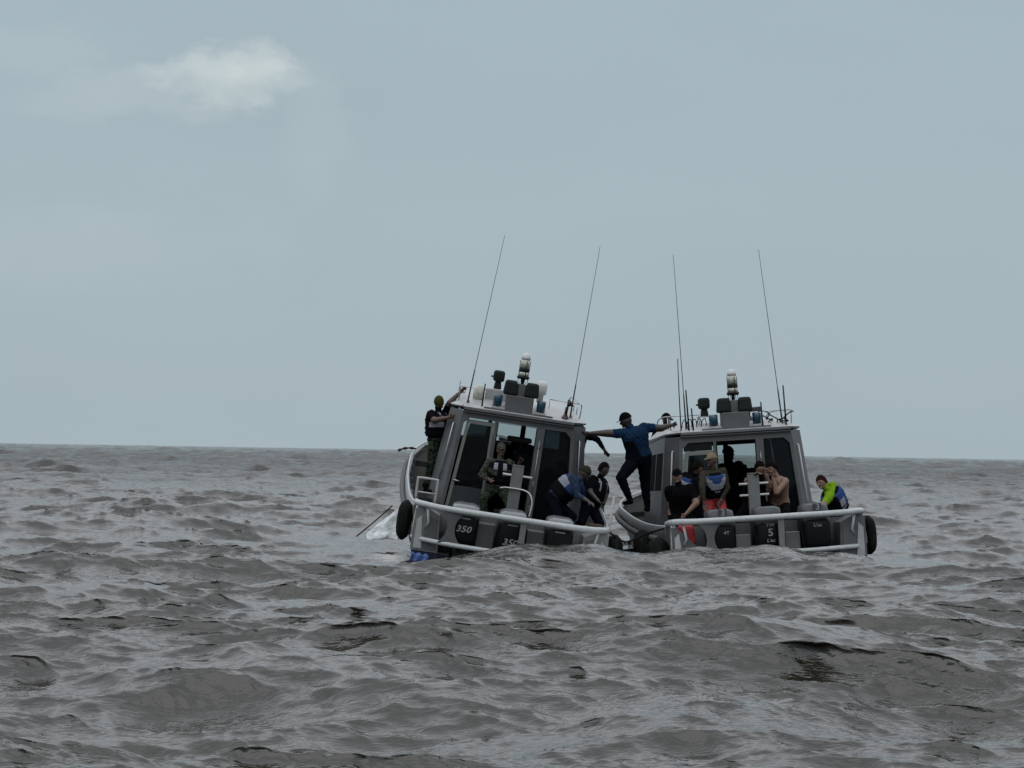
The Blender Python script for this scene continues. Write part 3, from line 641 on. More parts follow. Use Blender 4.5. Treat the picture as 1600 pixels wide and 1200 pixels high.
    for k in range(4):
        a = k * pi / 2 + .3; q.tube([(pc + .05 * cos(a), 2.48 + .05 * sin(a), bz - .08), (pc + .095 * cos(a), 2.48 + .095 * sin(a), bz - .05), (pc + .10 * cos(a), 2.48 + .1 * sin(a), bz + .34)], .006, 5)
    be = q.build('beacon_lantern', BLACK, root)
    q = MB(); q.lathe([(.09, .06), (.092, .13)], (pc, 2.48, bz), n=20); q.lathe([(.084, .21), (.080, .36)], (pc, 2.48, bz), n=20); q.build('lantern_lens', CLEAR, be)
    q = MB(); q.lathe([(.084, .361), (.083, .40), (.066, .45), (.035, .475), (.005, .48)], (pc, 2.48, bz), n=20); q.build('lantern_cap', WHITEP, be)
    # searchlight
    sx, sy, sz = (-.44, 3.1, zr + .26) if LEFT else (-.62, 2.75, zr + .10)
    if not LEFT: sx += .14
    q = MB()
    if LEFT: q.box((sx + .02, sy - .1, sz - .10), (.46, .36, .34), bev=.02)
    else:
        for a, b_ in ((-.14, -.1), (.14, -.1), (-.14, .1), (.14, .1)): q.tube([(sx + a, sy + b_, zr), (sx + a * .8, sy + b_, sz + .14)], .009, 6)
        q.box((sx, sy, sz + .145), (.26, .24, .015))
    st = q.build('searchlight_mount', WHITE if LEFT else ALU, root)
    hz = sz + (.07 if LEFT else .15)
    q = MB(); q.box((sx, sy, hz + .07), (.15, .14, .15), bev=.03, taper=(.75, .8)); q.box((sx, sy, hz + .24), (.21, .22, .21), bev=.06, seg=3); q.box((sx - .12, sy, hz + .22), (.05, .03, .03)); q.build('searchlight_head', SPKR, st)
    if LEFT:
        q = MB(); q.lathe([(.06, 0), (.06, .14), (.10, .16), (.105, .24), (.11, .30), (.095, .37), (.05, .40), (.005, .405)], (.36, 2.95, zr + .20), n=22); q.build('satellite_dome', WHITEP, root)
        q = MB(); q.lathe([(.03, 0), (.03, .06), (.06, .08), (.10, .14), (.10, .24), (.085, .32), (.03, .37), (.004, .38)], (-.78, 2.75, zr), n=20); q.build('navigation_light', CLEAR, root)
        q = MB(); q.lathe([(.07, 0), (.08, .02), (.05, .06), (.03, .10)], (.83, 2.40, zr - .01), n=16); q.tube([(.83, 2.40, zr + .08), (.84, 2.40, zr + .22)], .03, 8); q.lathe([(.025, 0), (.035, .05), (.07, .09), (.075, .10)], (.84, 2.40, zr + .24), (.6, 0, .5), 14); q.build('horn', mat('dark_red_brown', (.06, .025, .025), .5), root)
    else:
        q = MB(); q.box((.36, 2.95, zr + .33), (.50, .12, .085), bev=.015, rot=Matrix.Rotation(-.05, 3, 'Y')); q.lathe([(.09, 0), (.09, .16), (.05, .2), (.04, .29)], (.36, 2.95, zr + .02), n=14); q.build('radar_bar', mat('radar_dark', (.03, .033, .04), .4), root)
    # whips
    def whip(name, x, y, tip, L_, r0=.017):
        q = MB(); b0 = Vector((x, y, zr - .03)); d_ = (M.inverted().to_3x3() @ Vector(tip)).normalized()
        q.tube([b0 + d_ * L_ * t for t in (0, .04, .20, .22, .6, 1)], [r0, r0, r0 * .75, r0 * .45, r0 * .36, r0 * .27], 6)
        q.box(b0 + Vector((0, -.02, .0)), (.16, .10, .03), bev=.005)
        q.tube([b0 + Vector((.035, 0, 0)), b0 + Vector((.03, 0, .1)), b0 + d_ * .12], .009, 6)
        return q.build(name, mat('antenna_dark', (.035, .035, .04), .4), root)
    if LEFT:
        whip('whip_antenna', -.97, 2.42, (.205, .0, 1), 3.18); whip('whip_antenna', .92, 2.42, (.160, .0, 1), 3.24)
        for x, L_ in ((-.70, .42), (.84, .36)):
            q = MB(); q.tube([(x, 2.36, zr - .02), (x, 2.36, zr + L_)], [.016, .012], 7); q.build('stub_antenna', BLACK, root)
    else:
        whip('whip_antenna', -.88, 2.42, (-.088, 0, 1), 3.26); whip('whip_antenna', .90, 2.42, (-.150, 0, 1), 3.28)
        q = MB(); q.tube([(-.985, 2.36, zr - .04), (-.975, 2.36, zr + .7), (-.96, 2.36, zr + 1.32)], [.013, .010, .008], 6); q.build('thin_antenna', BLACK, root)
        for x, L_ in ((-.84, .74), (-.76, .40), (.95, .72), (.52, .44)):
            q = MB(); q.tube([(x, 2.34, zr - .03), (x - .01, 2.34, zr + L_)], [.017, .013], 7); q.build('stub_antenna', BLACK, root)
    if not LEFT:
        q = MB(); rnd = random.Random(4)
        for k in range(9):
            x0 = .62 + rnd.random() * .42; p0 = Vector((x0, 2.5 + rnd.random() * .5, zr)); pts = [p0]
            for j in range(4): pts.append(pts[-1] + Vector((rnd.uniform(-.14, .14), rnd.uniform(-.1, .1), rnd.uniform(-.02, .11))))
            q.tube(spline(pts, 4), .012, 5)
        q.build('roof_cables', ROPEB, root); q = MB()
        for k in range(5):
            x0 = -.95 + k * .09; q.tube(spline([(x0, 2.55, zr), (x0 + .03, 2.55, zr + .16), (x0 + .10, 2.6, zr + .2), (x0 + .12, 2.6, zr)], 4), .009, 5)
        q.build('roof_cables', ROPEB, root)
    # tow post with cross bars, and the dark seat base under it
    q = MB(); px_ = .04; q.box((px_, .95, 1.02), (.20, .10, 1.2), bev=.012); q.box((px_, .92, 1.64), (.20, .06, .02)); tp = q.build('tow_post', LGREY, root)
    for z in ((1.46,) if LEFT else (1.46, 1.26)):
        q = MB(); q.tube([(px_ - .25, .97, z), (px_ + .27, .97, z)], .020, 8); q.build('cross_bar', WHITEP, tp)
    q = MB(); q.tube(spline([(px_ - .27, .80, 1.22), (px_ - .15, .85, 1.24), (px_ + .2, .85, 1.22), (px_ + .32, .80, 1.05), (px_ + .30, .75, .75)], 5), .018, 8) if LEFT else q.tube([(px_ + .3, 1, .5), (px_ + .3, 1, 1)], .01, 6)
    q.build('grab_handle', ALU, tp)
    q = MB(); q.box((px_, .95, .62), (.62, .45, .40), bev=.04); q.build('engine_locker', DARKIN, root)
    return root
boatL = build_boat(ML, 'grey patrol boat heeled to one side with a masked man clinging beside its cabin', 'left')
boatR = build_boat(MR, 'grey patrol boat sitting more upright, crowded stern, man in neon shirt at its edge', 'right')

# ------------------------------------------------------------------ people
def ring_frame(c, R, Fw, w, d, n=20, pw=.8):
    out = []
    for k in range(n):
        a = 2 * pi * k / n; x, y = cos(a), sin(a)
        out.append(c + R * (w * math.copysign(abs(x) ** pw, x)) + Fw * (d * math.copysign(abs(y) ** pw, y)))
    return out
def capsule(mb, a, b, ra, rb, n=14, flat=1.):
    a, b = Vector(a), Vector(b); mb.tube([a, a.lerp(b, .5), b], [ra, (ra + rb) * .5, rb], n, sy=flat)
    mb.ell(a, (ra,) * 3, u=12, v=8); mb.ell(b, (rb,) * 3, u=12, v=8)
def ik(A, T, l1, l2, bend):
    d = T - A; L = d.length; mx = (l1 + l2) * .995
    if L > mx: T = A + d * (mx / L); d = T - A; L = mx
    L = max(L, abs(l1 - l2) + .02)
    u = d.normalized(); c = (l1 * l1 + L * L - l2 * l2) / (2 * L * l1); c = max(-1, min(1, c)); b = Vector(bend); b = (b - u * b.dot(u)).normalized()
    return A + u * (l1 * c) + b * (l1 * sqrt(1 - c * c)), T
def P(spec, A=None, L=None, M=None):
    """('p', x, y, Y) pixel at depth Y | ('s', x, y, sign) pixel at bone length | ('l', x, y, z) boat axes"""
    k = spec[0]
    if k == 'p': return at(*spec[1:])
    if k == 's': return reach(A, spec[1], spec[2], L, spec[3])
    if k == 'l': return M @ Vector(spec[1:])
    return Vector(spec[1:])
def person(label, pelvis, neck, head, face, arms, legs, mats, M=None, look=None, vest=None, cap=None, hair=None, scale=1.0, sleeve=.6, shoe=None, gloves=None, shorts=False, trunk_skin=False, balaclava=False, tsplit=None, hand_open=.3, headtilt=0., bulk=1.1):
    """face: direction the chest faces, look: direction the head faces (vectors). arms: {'L':(elbow, hand), 'R':...}; L is the person's own left"""
    skin, shirt, pants = mats[:3]; shoes = shoe or C_BLACK; S = scale
    Pv = P(pelvis, M=M); Nk = P(neck, Pv, .52 * S, M)
    up = (Nk - Pv).normalized(); Fw = Vector(face); Fw = (Fw - up * Fw.dot(up)).normalized(); Rt = Fw.cross(up).normalized()   # Rt: the person's right
    Hd = P(head, Nk, .175 * S, M)
    hup = (Hd - Nk).normalized(); lk = Vector(look or face); hup = (hup + Vector((0, 0, 1)) * 1.3).normalized(); lk = (lk - hup * lk.dot(hup)).normalized(); hr = lk.cross(hup).normalized()
    hup = (Quaternion(lk, headtilt) @ hup); hr = lk.cross(hup).normalized()
    ab = MB(); seg = []        # seg: (a, b, ra, rb, zone)
    sp = [Pv - up * .09 * S, Pv, Pv + up * .14 * S, Pv + up * .27 * S, Pv + up * .40 * S, Nk - up * .05 * S, Nk - up * .005 * S]
    wd = [(.13, .10), (.172, .118), (.150, .105), (.160, .115), (.180, .120), (.170, .095), (.085, .070)]
    ab.loft([ring_frame(c, Rt, Fw, w * S * 1.04 * bulk, d * S * 1.06 * bulk) for c, (w, d) in zip(sp, wd)], smooth=True)
    seg.append((Pv - up * .1 * S, Nk - up * .02 * S, .16, .13, 'torso'))
    capsule(ab, Nk - up * .06 * S, Hd - hup * .06 * S, .062 * S, .055 * S); seg.append((Nk + up * .005, Hd - hup * .05 * S, .05, .05, 'neck'))
    # head
    HB = Matrix((hr, lk, hup)).transposed()
    def hp(x, y, z): return Hd + (hr * x + lk * y + hup * z) * S
    g = bmesh.ops.create_uvsphere(ab.bm, u_segments=20, v_segments=14, radius=1)
    for v in g['verts']:
        x, y, z = v.co * 1.06; jaw = 1 - .28 * max(0, -z) ** 1.3
        v.co = hp(x * .077 * jaw, y * .097 * (1 - .12 * max(0, -z)) + (.012 * max(0, -z)), z * .118)
    capsule(ab, hp(0, .088, .012), hp(0, .112, -.022), .010 * S, .0155 * S, 8); ab.ell(hp(0, .088, .028), (.045 * S, .014 * S, .010 * S), HB, 10, 6)
    ab.ell(hp(0, .085, -.085), (.024 * S, .02 * S, .016 * S), HB, 10, 6); ab.ell(hp(0, .092, -.052), (.024 * S, .012 * S, .010 * S), HB, 10, 6)
    for s in (-1, 1): ab.ell(hp(s * .079, -.005, -.005), (.009 * S, .019 * S, .032 * S), HB, 8, 6)
    seg.append((hp(0, 0, .03), hp(0, .01, -.04), .09, .08, 'head'))
    ends = {}
    for side, s in (('R', 1), ('L', -1)):
        sh = Nk - up * .055 * S + Rt * s * .178 * S * (.5 + .5 * bulk)
        el, ha = arms[side]
        if el[0] == 'ik':
            E, H = ik(sh, P(ha, sh, .5 * S, M), .30 * S, .265 * S, el[1:])
        else:
            E = P(el, sh, .30 * S, M); E = sh + (E - sh).normalized() * .30 * S; H = P(ha, E, .265 * S, M); H = E + (H - E).normalized() * .265 * S
        th = not trunk_skin
        ra = .060 if th else .053
        capsule(ab, sh - Rt * s * .03, sh, .071 * bulk * S, ra * 1.08 * bulk * S); capsule(ab, sh, E, ra * 1.08 * bulk * S, .049 * bulk * S); capsule(ab, E, H, .049 * bulk * S, .031 * S)
        seg += [(sh - Rt * s * .03, sh, .06, .06, 'sleeve0'), (sh, E, .055, .045, 'upper'), (E, H, .045, .03, 'fore')]
        # hand: palm, four fingers, thumb
        d = (H - E).normalized(); side_v = d.cross(Fw); side_v = side_v.normalized() if side_v.length > .1 else Rt.copy(); nv = side_v.cross(d).normalized()
        pc = H + d * .05 * S; ab.ell(pc, (.040 * S, .050 * S, .017 * S), Matrix((side_v, d, nv)).transposed(), 12, 8)
        for k, (o_, l_) in enumerate(((-.030, .066), (-.011, .076), (.010, .072), (.029, .058))):
            b0 = pc + side_v * o_ * S + d * .036 * S; cu = hand_open + .12 * k
            b1 = b0 + (d * cos(cu) + nv * sin(cu) + side_v * o_ * 2) * l_ * .5 * S; b2 = b1 + (d * cos(cu * 2.2) + nv * sin(cu * 2.2)) * l_ * .5 * S
            capsule(ab, b0, b1, .0098 * S, .0092 * S, 8); capsule(ab, b1, b2, .0092 * S, .0080 * S, 8)
        t0 = H + d * .025 * S - side_v * s * .030 * S; t1 = t0 + (d * .7 - side_v * s * .7 + nv * .3) * .045 * S; capsule(ab, t0, t1, .012 * S, .0095 * S, 8); capsule(ab, t1, t1 + (d * .95 + nv * .3) * .03 * S, .0095 * S, .008 * S, 8)
        seg.append((H + d * .02 * S, H + d * .13 * S, .04, .03, 'hand'))
        hip = Pv + Rt * s * .092 * S - up * .04 * S
        kn, ft = legs[side]
        if kn[0] == 'ik':
            T_ = P(ft, hip, .85 * S, M); K, A_ = ik(hip, T_, .44 * S, .42 * S, kn[1:])
            if (T_ - A_).length > .03: print('REACH', label[:30], side, round((T_ - A_).length, 3))
        else:
            K = P(kn, hip, .44 * S, M); K = hip + (K - hip).normalized() * .44 * S; A_ = P(ft, K, .42 * S, M); A_ = K + (A_ - K).normalized() * .42 * S
        lo = 1.12
        capsule(ab, hip, K, .088 * S * 1.08 * bulk, .060 * S * 1.08 * bulk); capsule(ab, K, A_, .060 * S * 1.08 * bulk, (.042 if shorts else .052) * S)
        seg += [(hip, K, .09, .06, 'thigh'), (K, A_, .06, .045, 'shin')]
        fd = Vector((Fw.x, Fw.y, 0)); fd = fd.normalized() if fd.length > .2 else Vector((0, -1, 0)); fd = (fd + Rt * s * .25).normalized()
        fdir = fd; heel = A_ + Vector((0, 0, -.045)) * S - fdir * .03 * S; toe = A_ + Vector((0, 0, -.062)) * S + fdir * .15 * S
        capsule(ab, A_, heel, .045 * S, .042 * S, 10); capsule(ab, heel, toe, .044 * S, .034 * S, 12); seg.append((heel, toe, .045, .035, 'foot'))
        ends[side] = (E, H, K, A_)
    base = Vector((Pv.x, Pv.y, min(ends['R'][3].z, ends['L'][3].z) - .09 * S))
    root = empty('person', base); tag(root, label, 'person', None)
    for v in ab.bm.verts: v.co -= base
    me = ab.mesh('body'); tmp = bpy.data.objects.new('body_tmp', me); COL.objects.link(tmp)
    md = tmp.modifiers.new('r', 'REMESH'); md.mode = 'VOXEL'; md.voxel_size = .0075; md.use_smooth_shade = True
    sm = tmp.modifiers.new('s', 'SMOOTH'); sm.factor = .5; sm.iterations = 3
    dg = bpy.context.evaluated_depsgraph_get(); dg.update(); me2 = bpy.data.meshes.new_from_object(tmp.evaluated_get(dg)); bpy.data.objects.remove(tmp); me2.name = 'body'
    nv_ = len(me2.vertices); co = np.empty(nv_ * 3, np.float32); me2.vertices.foreach_get('co', co); co = co.reshape(-1, 3); W = co + np.array(base, np.float32)
    nf = len(me2.polygons)
    best = np.full(nv_, 9e9); zi = np.zeros(nv_, int); tt = np.zeros(nv_)
    for i, (a, b, ra, rb, z) in enumerate(seg):
        a = np.array(a); b = np.array(b); ab_ = b - a; t = np.clip(((W - a) @ ab_) / max(1e-9, ab_ @ ab_), 0, 1)
        dist = np.linalg.norm(W - (a + t[:, None] * ab_), axis=1) - (ra + (rb - ra) * t) * S
        k = dist < best; best[k] = dist[k]; zi[k] = i; tt[k] = t[k]
    zone = np.array([q[4] for q in seg])[zi]
    slots = [skin, shirt, pants, shoes, EYEM, LIPM, gloves or skin, tsplit[0] if tsplit else shirt]
    vm = np.zeros(nv_, int)
    vm[zone == 'torso'] = 0 if trunk_skin else 1
    hgt = (W - np.array(Pv)) @ np.array(up)
    vm[(zone == 'torso') & (hgt < .03 * S)] = 2
    vm[(zone == 'sleeve0')] = 0 if trunk_skin else 1
    if not trunk_skin:
        vm[(zone == 'upper') & (tt < sleeve * 2)] = 1; vm[(zone == 'fore') & (tt < (sleeve - .5) * 2)] = 1
        vm[(zone == 'upper') & (tt > sleeve * 2)] = 0
    if tsplit:      # darker side panel of a shirt
        sd_ = (W - np.array(Pv)) @ np.array(Rt); vm[(zone == 'torso') & (tsplit[1] * sd_ > .02 + (hgt - .1) * .35) & (hgt > .03) & (hgt < .36)] = 7
    vm[zone == 'thigh'] = 2; vm[zone == 'shin'] = 2; vm[zone == 'foot'] = 3
    if shorts: vm[zone == 'shin'] = 0; vm[(zone == 'thigh') & (tt > .85)] = 0
    else: vm[(zone == 'shin') & (tt > .80)] = 3
    vm[zone == 'hand'] = 6
    if balaclava: vm[(zone == 'head') | (zone == 'neck')] = 7; slots[7] = C_BALA
    hl = W - np.array(Hd); hx = hl @ np.array(hr) / S; hy = hl @ np.array(lk) / S; hz = hl @ np.array(hup) / S; fz = (zone == 'head') & (hy > .05)
    vm[fz & (np.abs(np.abs(hx) - .031) < .014) & (np.abs(hz - .008) < .008)] = 4
    if not balaclava: vm[fz & (np.abs(hx) < .024) & (np.abs(hz + .053) < .007)] = 5
    # cloth folds
    nrm = np.empty(nv_ * 3, np.float32); me2.vertex_normals.foreach_get('vector', nrm); nrm = nrm.reshape(-1, 3)
    cl = np.isin(vm, (1, 2, 7)) & (zone != 'head')
    f = (np.sin(W[:, 2] * 47 + np.sin(W[:, 0] * 31) * 2.2 + np.sin(W[:, 1] * 23) * 2) * .5 + np.sin(W[:, 0] * 61 + W[:, 2] * 29 + np.sin(W[:, 2] * 17) * 3) * .5)
    co = co + nrm * (cl * (f * .0055 + .004))[:, None]
    me2.vertices.foreach_set('co', co.ravel().astype(np.float32))
    ls = np.empty(nf, np.int32); me2.polygons.foreach_get('loop_start', ls); lv = np.empty(len(me2.loops), np.int32); me2.loops.foreach_get('vertex_index', lv)
    me2.materials.clear()
    body = link('body', me2, slots, root)
    me2.polygons.foreach_set('material_index', vm[lv[ls]].astype(np.int32)); me2.polygons.foreach_set('use_smooth', np.ones(nf, bool)); me2.update()
    def child(name, mb, m):
        for v in mb.bm.verts: v.co -= base
        return mb.build(name, m, root)
    def dome(mb, k, z0, y_back=-.02, top=1.0, slope=0.):
        k *= 1.05; n, mrow = 24, 8; rows = []
        for j in range(mrow + 1):
            ph = pi / 2 * (1 - j / mrow) ; row = []
            for i in range(n):
                a = 2 * pi * i / n; zz = sin(ph); rad = cos(ph)
                zlow = z0(a) if callable(z0) else z0
                z = zlow + (.118 * k * top - zlow) * zz
                rr_ = sqrt(max(.02, 1 - (max(0, z) / (.118 * k * top + .001)) ** 2)) if z > 0 else 1.0
                if zz >= .999: rr_ = .02
                wob = 1 + (.05 * noise.noise(Vector((cos(a) * 3, sin(a) * 3, z * 30 + Hd.x))) if name_h == 'hair' else 0)
                row.append(hp(cos(a) * .079 * k * rr_ * wob, sin(a) * .099 * k * rr_ * wob - .004, z))
            rows.append(row)
        mb.loft(rows, smooth=True)
    if hair:
        name_h = 'hair'; q = MB(); dome(q, 1.09, lambda a: .052 if sin(a) > .45 else (-.005 if sin(a) > -.2 else -.045), 0); child('hair', q, hair)
    if cap:
        name_h = 'cap'; cm, brim, peak = cap
        q = MB(); dome(q, 1.15, .030 if peak != 'beanie' else .02, 0, 1.02)
        if brim is not None:
            bd = (lk * cos(brim) + hr * sin(brim)); bs = bd.cross(hup)
            pts = [Hd + hup * .036 * S + bd * (.085 + .085 * cos(t)) * S + bs * .070 * sin(t) * S - hup * .018 * cos(t) * S for t in np.linspace(-pi / 2, pi / 2, 9)]
            q.prism(pts, hup * .007)
        child('cap', q, cm)
    if vest:
        q = MB(); rows = []; n = 36
        hs = [(.06, .180, .130), (.10, .192, .150), (.20, .186, .155), (.30, .196, .162), (.38, .205, .160), (.44, .185, .140), (.485, .120, .108), (.505, .095, .09)]
        ts = np.linspace(0, 1, 22); H_ = [float(np.interp(t, np.linspace(0, 1, len(hs)), [a[0] for a in hs])) for t in ts]
        for t, h_ in zip(ts, H_):
            w = float(np.interp(t, np.linspace(0, 1, len(hs)), [a[1] for a in hs])); d_ = float(np.interp(t, np.linspace(0, 1, len(hs)), [a[2] for a in hs]))
            if .25 < h_ < .44: w = w * .93
            rows.append(ring_frame(Pv + up * h_ * S, Rt, Fw, w * 1.06 * bulk * S, d_ * 1.10 * bulk * S * (1 + .02 * sin(h_ * 90)), n, .85))
        q.loft(rows, smooth=True, cap=True)
        for f_ in q.bm.faces:
            c_ = f_.calc_center_median() - Pv; hh = c_.dot(up) / S; xx = c_.dot(Rt) / S; yy = c_.dot(Fw) / S; f_.smooth = True
            f_.material_index = vest(hh, xx, yy)
        # straps
        q.mi = 2
        for h_ in (.12, .2):
            q.loft([ring_frame(Pv + up * (h_ + dz) * S, Rt, Fw, (.206) * bulk * S, (.184) * bulk * S, 24, .85) for dz in (0, .022)], smooth=True, cap=False)
        child('life_vest', q, [V_BLUE, V_WHITE, V_BLACK, CAMO_D])
    return root

def vest_std(h, x, y):        # chevron front: blue yoke, white slanted panels, black below
    if abs(x) < .018 and y > 0: return 2
    if h > .47: return 2
    lo = .17 + .95 * max(0, abs(x) - .02)
    if y > 0:
        if h > lo + .14: return 0
        if h > lo: return 1
        return 2
    return 0 if h > .3 else (1 if h > .2 else 2)
def vest_back(h, x, y):       # back: blue with white yoke
    if h < .14: return 2
    if y < -.02 and abs(x) < .13 and h > .30 and h < .46: return 1
    if abs(x) > .16: return 2
    return 0 if h > .24 else 2
def vest_dark(h, x, y):
    return 1 if (.24 < h < .33 and abs(x) > .04 and y > 0) or (h > .40 and .07 < abs(x) < .10) else 2
def vest_camo(h, x, y):
    if y > 0 and .06 < abs(x) < .11 and h > .33 and h < .46: return 1
    if y > 0 and .18 + .5 * abs(x) < h < .26 + .5 * abs(x) and abs(x) > .03: return 3
    return 2
V = lambda *a: tuple(a)
# masked man on the port side deck of the heeled boat
person('man in olive balaclava and camouflage trousers clinging to the cabin side', V('p', 684, 687, 37.7), V('s', 684, 636, -1), V('s', 687, 617, -1), (.75, -.65, 0),
       {'R': (V('s', 679, 657, -1), V('s', 702, 652, 1)), 'L': (V('s', 703, 629, -1), V('s', 719, 613, 1))},
       {'R': (V('ik', .4, -1, 0), V('l', -1.47, 2.75, .76)), 'L': (V('ik', .6, -.6, 0), V('l', -1.50, 3.2, .80))}, (SK1, C_BLACK, CAMO_G), ML,
       look=(.8, -.6, -.05), vest=vest_dark, balaclava=True, scale=1.0, bulk=1.2, sleeve=.42)
# soldier in the doorway
person('soldier in camouflage uniform, peaked cap and life vest standing in the cabin doorway', V('p', 777, 762, 36.9), V('s', 782, 717, -1), V('s', 783, 702, -1), (.1, -1, 0),
       {'R': (V('s', 750, 744, -1), V('s', 765, 750, -1)), 'L': (V('s', 806, 738, 1), V('s', 812, 722, -1))},
       {'R': (V('ik', -.5, -1, 0), V('l', -.36, 1.55, .51)), 'L': (V('ik', .3, -1, 0), V('l', .1, 1.5, .51))}, (SK1, CAMO_D, CAMO_G), ML,
       look=(.1, -1, -.25), vest=vest_camo, cap=(CAMO_D, 0, 'cap'), sleeve=.95, scale=.98)
# two men bending by the starboard rail
person('bending man in navy clothes with blue and white life vest reaching down', V('p', 866, 779, 36.0), V('s', 903, 748, -1), V('s', 917, 737, -1), (.75, -.35, -.55),
       {'R': (V('s', 903, 776, -1), V('s', 920, 784, -1)), 'L': (V('s', 915, 772, 1), V('s', 930, 785, 1))},
       {'R': (V('ik', 1, -.2, 0), V('l', .63, .62, .51)), 'L': (V('ik', 1, -.2, 0), V('l', .95, .9, .51))}, (SK2, C_DENIM, C_NAVY), ML,
       look=(.85, -.3, -.5), vest=lambda h, x, y: 2 if h < .27 else (1 if (h < .42 and y < .06) else 0), cap=(mat('dark_olive_knit', (.03, .032, .022), .95, var=.3), None, 'beanie'), sleeve=.8, bulk=1.2)
person('dark clothed man crouching behind the bending man, short dark hair', V('p', 922, 790, 36.5), V('s', 936, 745, -1), V('s', 946, 729, -1), (.75, -.6, -.2),
       {'R': (V('s', 922, 770, -1), V('s', 935, 783, -1)), 'L': (V('s', 948, 768, 1), V('s', 943, 788, -1))},
       {'R': (V('ik', .6, -1, .2), V('l', 1.05, 1.25, .51)), 'L': (V('ik', 1, -.5, .2), V('l', 1.35, 1.3, .51))}, (SK2, C_BLACK, C_NAVY), ML,
       look=(.7, -.65, -.3), hair=HAIR, vest=lambda h, x, y: 1 if (h > .30 and .08 < abs(x) < .13) else 2, sleeve=.4)
person('crewman with sleeved arm showing behind the heeled cabin, rest of him hidden', V('p', 897, 715, 40.2), V('s', 904, 674, 1), V('s', 900, 668, 1), (.6, .7, 0),
       {'R': (V('s', 933, 686, -1), V('s', 947, 707, -1)), 'L': (V('ik', -.2, 0, -1), V('p', 890, 700, 40.5))},
       {'R': (V('ik', .5, .6, 0), V('l', 1.50, 5.0, .93)), 'L': (V('ik', .5, .6, 0), V('l', 1.5, 5.4, .95))}, (SK2, C_NAVY, C_NAVY), ML, look=(.5, .8, -.6), hair=HAIR, sleeve=.9)
# man bridging both boats
person('tall man in blue shirt and dark cap bracing an arm against each boat', V('p', 998, 714, 37.2), V('s', 990, 668, -1), V('s', 978, 657, -1), (-.35, 1, 0),
       {'L': (V('s', 945, 677, 1), V('s', 921, 677, 1)), 'R': (V('s', 1032, 669, 1), V('s', 1050, 664, 1))},
       {'L': (V('s', 970, 746, -1), V('s', 984, 780, 1)), 'R': (V('ik', -.3, 1, 0), V('l', -1.66, 2.6, .75))}, (SK2, C_BLUE, C_NAVY), MR,
       look=(-1, .25, -.35), cap=(C_BLACK, 0, 'cap'), sleeve=.28, scale=1.07, bulk=1.3, tsplit=(C_NAVY, -1))
person('man with dark cap and glasses looking over the roof from the foredeck', V('p', 1036, 706, 41.9), V('s', 1038, 668, -1), V('s', 1041, 656, -1), (.5, -1, 0),
       {'R': (V('ik', -.3, 0, -1), V('s', 1020, 700, -1)), 'L': (V('ik', .3, 0, -1), V('s', 1056, 690, -1))},
       {'R': (V('ik', 0, -1, 0), V('l', -.75, 6.9, 1.18)), 'L': (V('ik', 0, -1, 0), V('l', -.45, 6.9, 1.18))}, (SK2, C_BLACK, C_NAVY), MR, look=(.8, -.7, -.1), cap=(C_BLACK, 0, 'cap'), sleeve=.5)
# crowd in the upright boat's cockpit
person('seated man in black T-shirt and black cap with pale badge', V('p', 1062, 803, 35.95), V('s', 1062, 760, -1), V('s', 1058, 744, -1), (.15, -1, 0),
       {'L': (V('s', 1088, 786, -1), V('s', 1072, 803, -1)), 'R': (V('s', 1047, 784, 1), V('s', 1052, 806, -1))},
       {'L': (V('ik', .3, -1, .5), V('l', -1.0, .25, .50)), 'R': (V('ik', -.2, -1, .5), V('l', -1.28, .3, .50))}, (SK3, C_BLACK, C_BLACK), MR, look=(-.15, -1, -.45), cap=(C_BLACK, 0, 'cap'), sleeve=.38, bulk=1.2)
person('man with short hair in blue and white life vest turned away behind beige capped man', V('p', 1080, 786, 36.9), V('s', 1080, 744, -1), V('s', 1090, 731, -1), (.8, .5, 0),
       {'R': (V('ik', .4, 0, -1), V('s', 1092, 780, -1)), 'L': (V('ik', -.4, 0, -1), V('s', 1072, 780, 1))},
       {'R': (V('ik', 1, 0, 0), V('l', -1.0, 1.5, .51)), 'L': (V('ik', 1, 0, 0), V('l', -.95, 1.8, .51))}, (SK1, C_BLACK, C_NAVY), MR, look=(.95, -.1, -.1), hair=HAIR, vest=vest_back, sleeve=.7)
person('man in beige cap, olive sleeves, white and blue life vest and red shorts', V('p', 1116, 778, 36.3), V('s', 1114, 735, -1), V('s', 1112, 718, -1), (.25, -1, 0),
       {'R': (V('s', 1097, 764, -1), V('s', 1100, 787, -1)), 'L': (V('s', 1136, 763, 1), V('s', 1126, 783, -1))},
       {'R': (V('ik', -.2, -1, 0), V('l', -.85, .85, .51)), 'L': (V('ik', .2, -1, 0), V('l', -.5, .85, .51))}, (SK1, C_OLIVE, RED), MR, look=(-.75, -.6, -.2), cap=(C_BEIGE, 0, 'cap'), vest=vest_std, sleeve=.9, shorts=True)
person('dark silhouetted man standing inside the cabin reaching toward the helm', V('p', 1142, 768, 38.3), V('s', 1141, 724, 1), V('s', 1138, 708, 1), (.5, .8, 0),
       {'R': (V('s', 1160, 737, 1), V('s', 1180, 733, 1)), 'L': (V('ik', 0, 0, -1), V('s', 1130, 768, 1))},
       {'R': (V('ik', .3, 1, 0), V('l', .05, 3.3, .50)), 'L': (V('ik', .3, 1, 0), V('l', -.25, 3.3, .50))}, (SK4, C_BLACK, C_BLACK), MR, look=(.8, .4, -.1), cap=(C_BLACK, None, 'beanie'), sleeve=.9, scale=1.05)
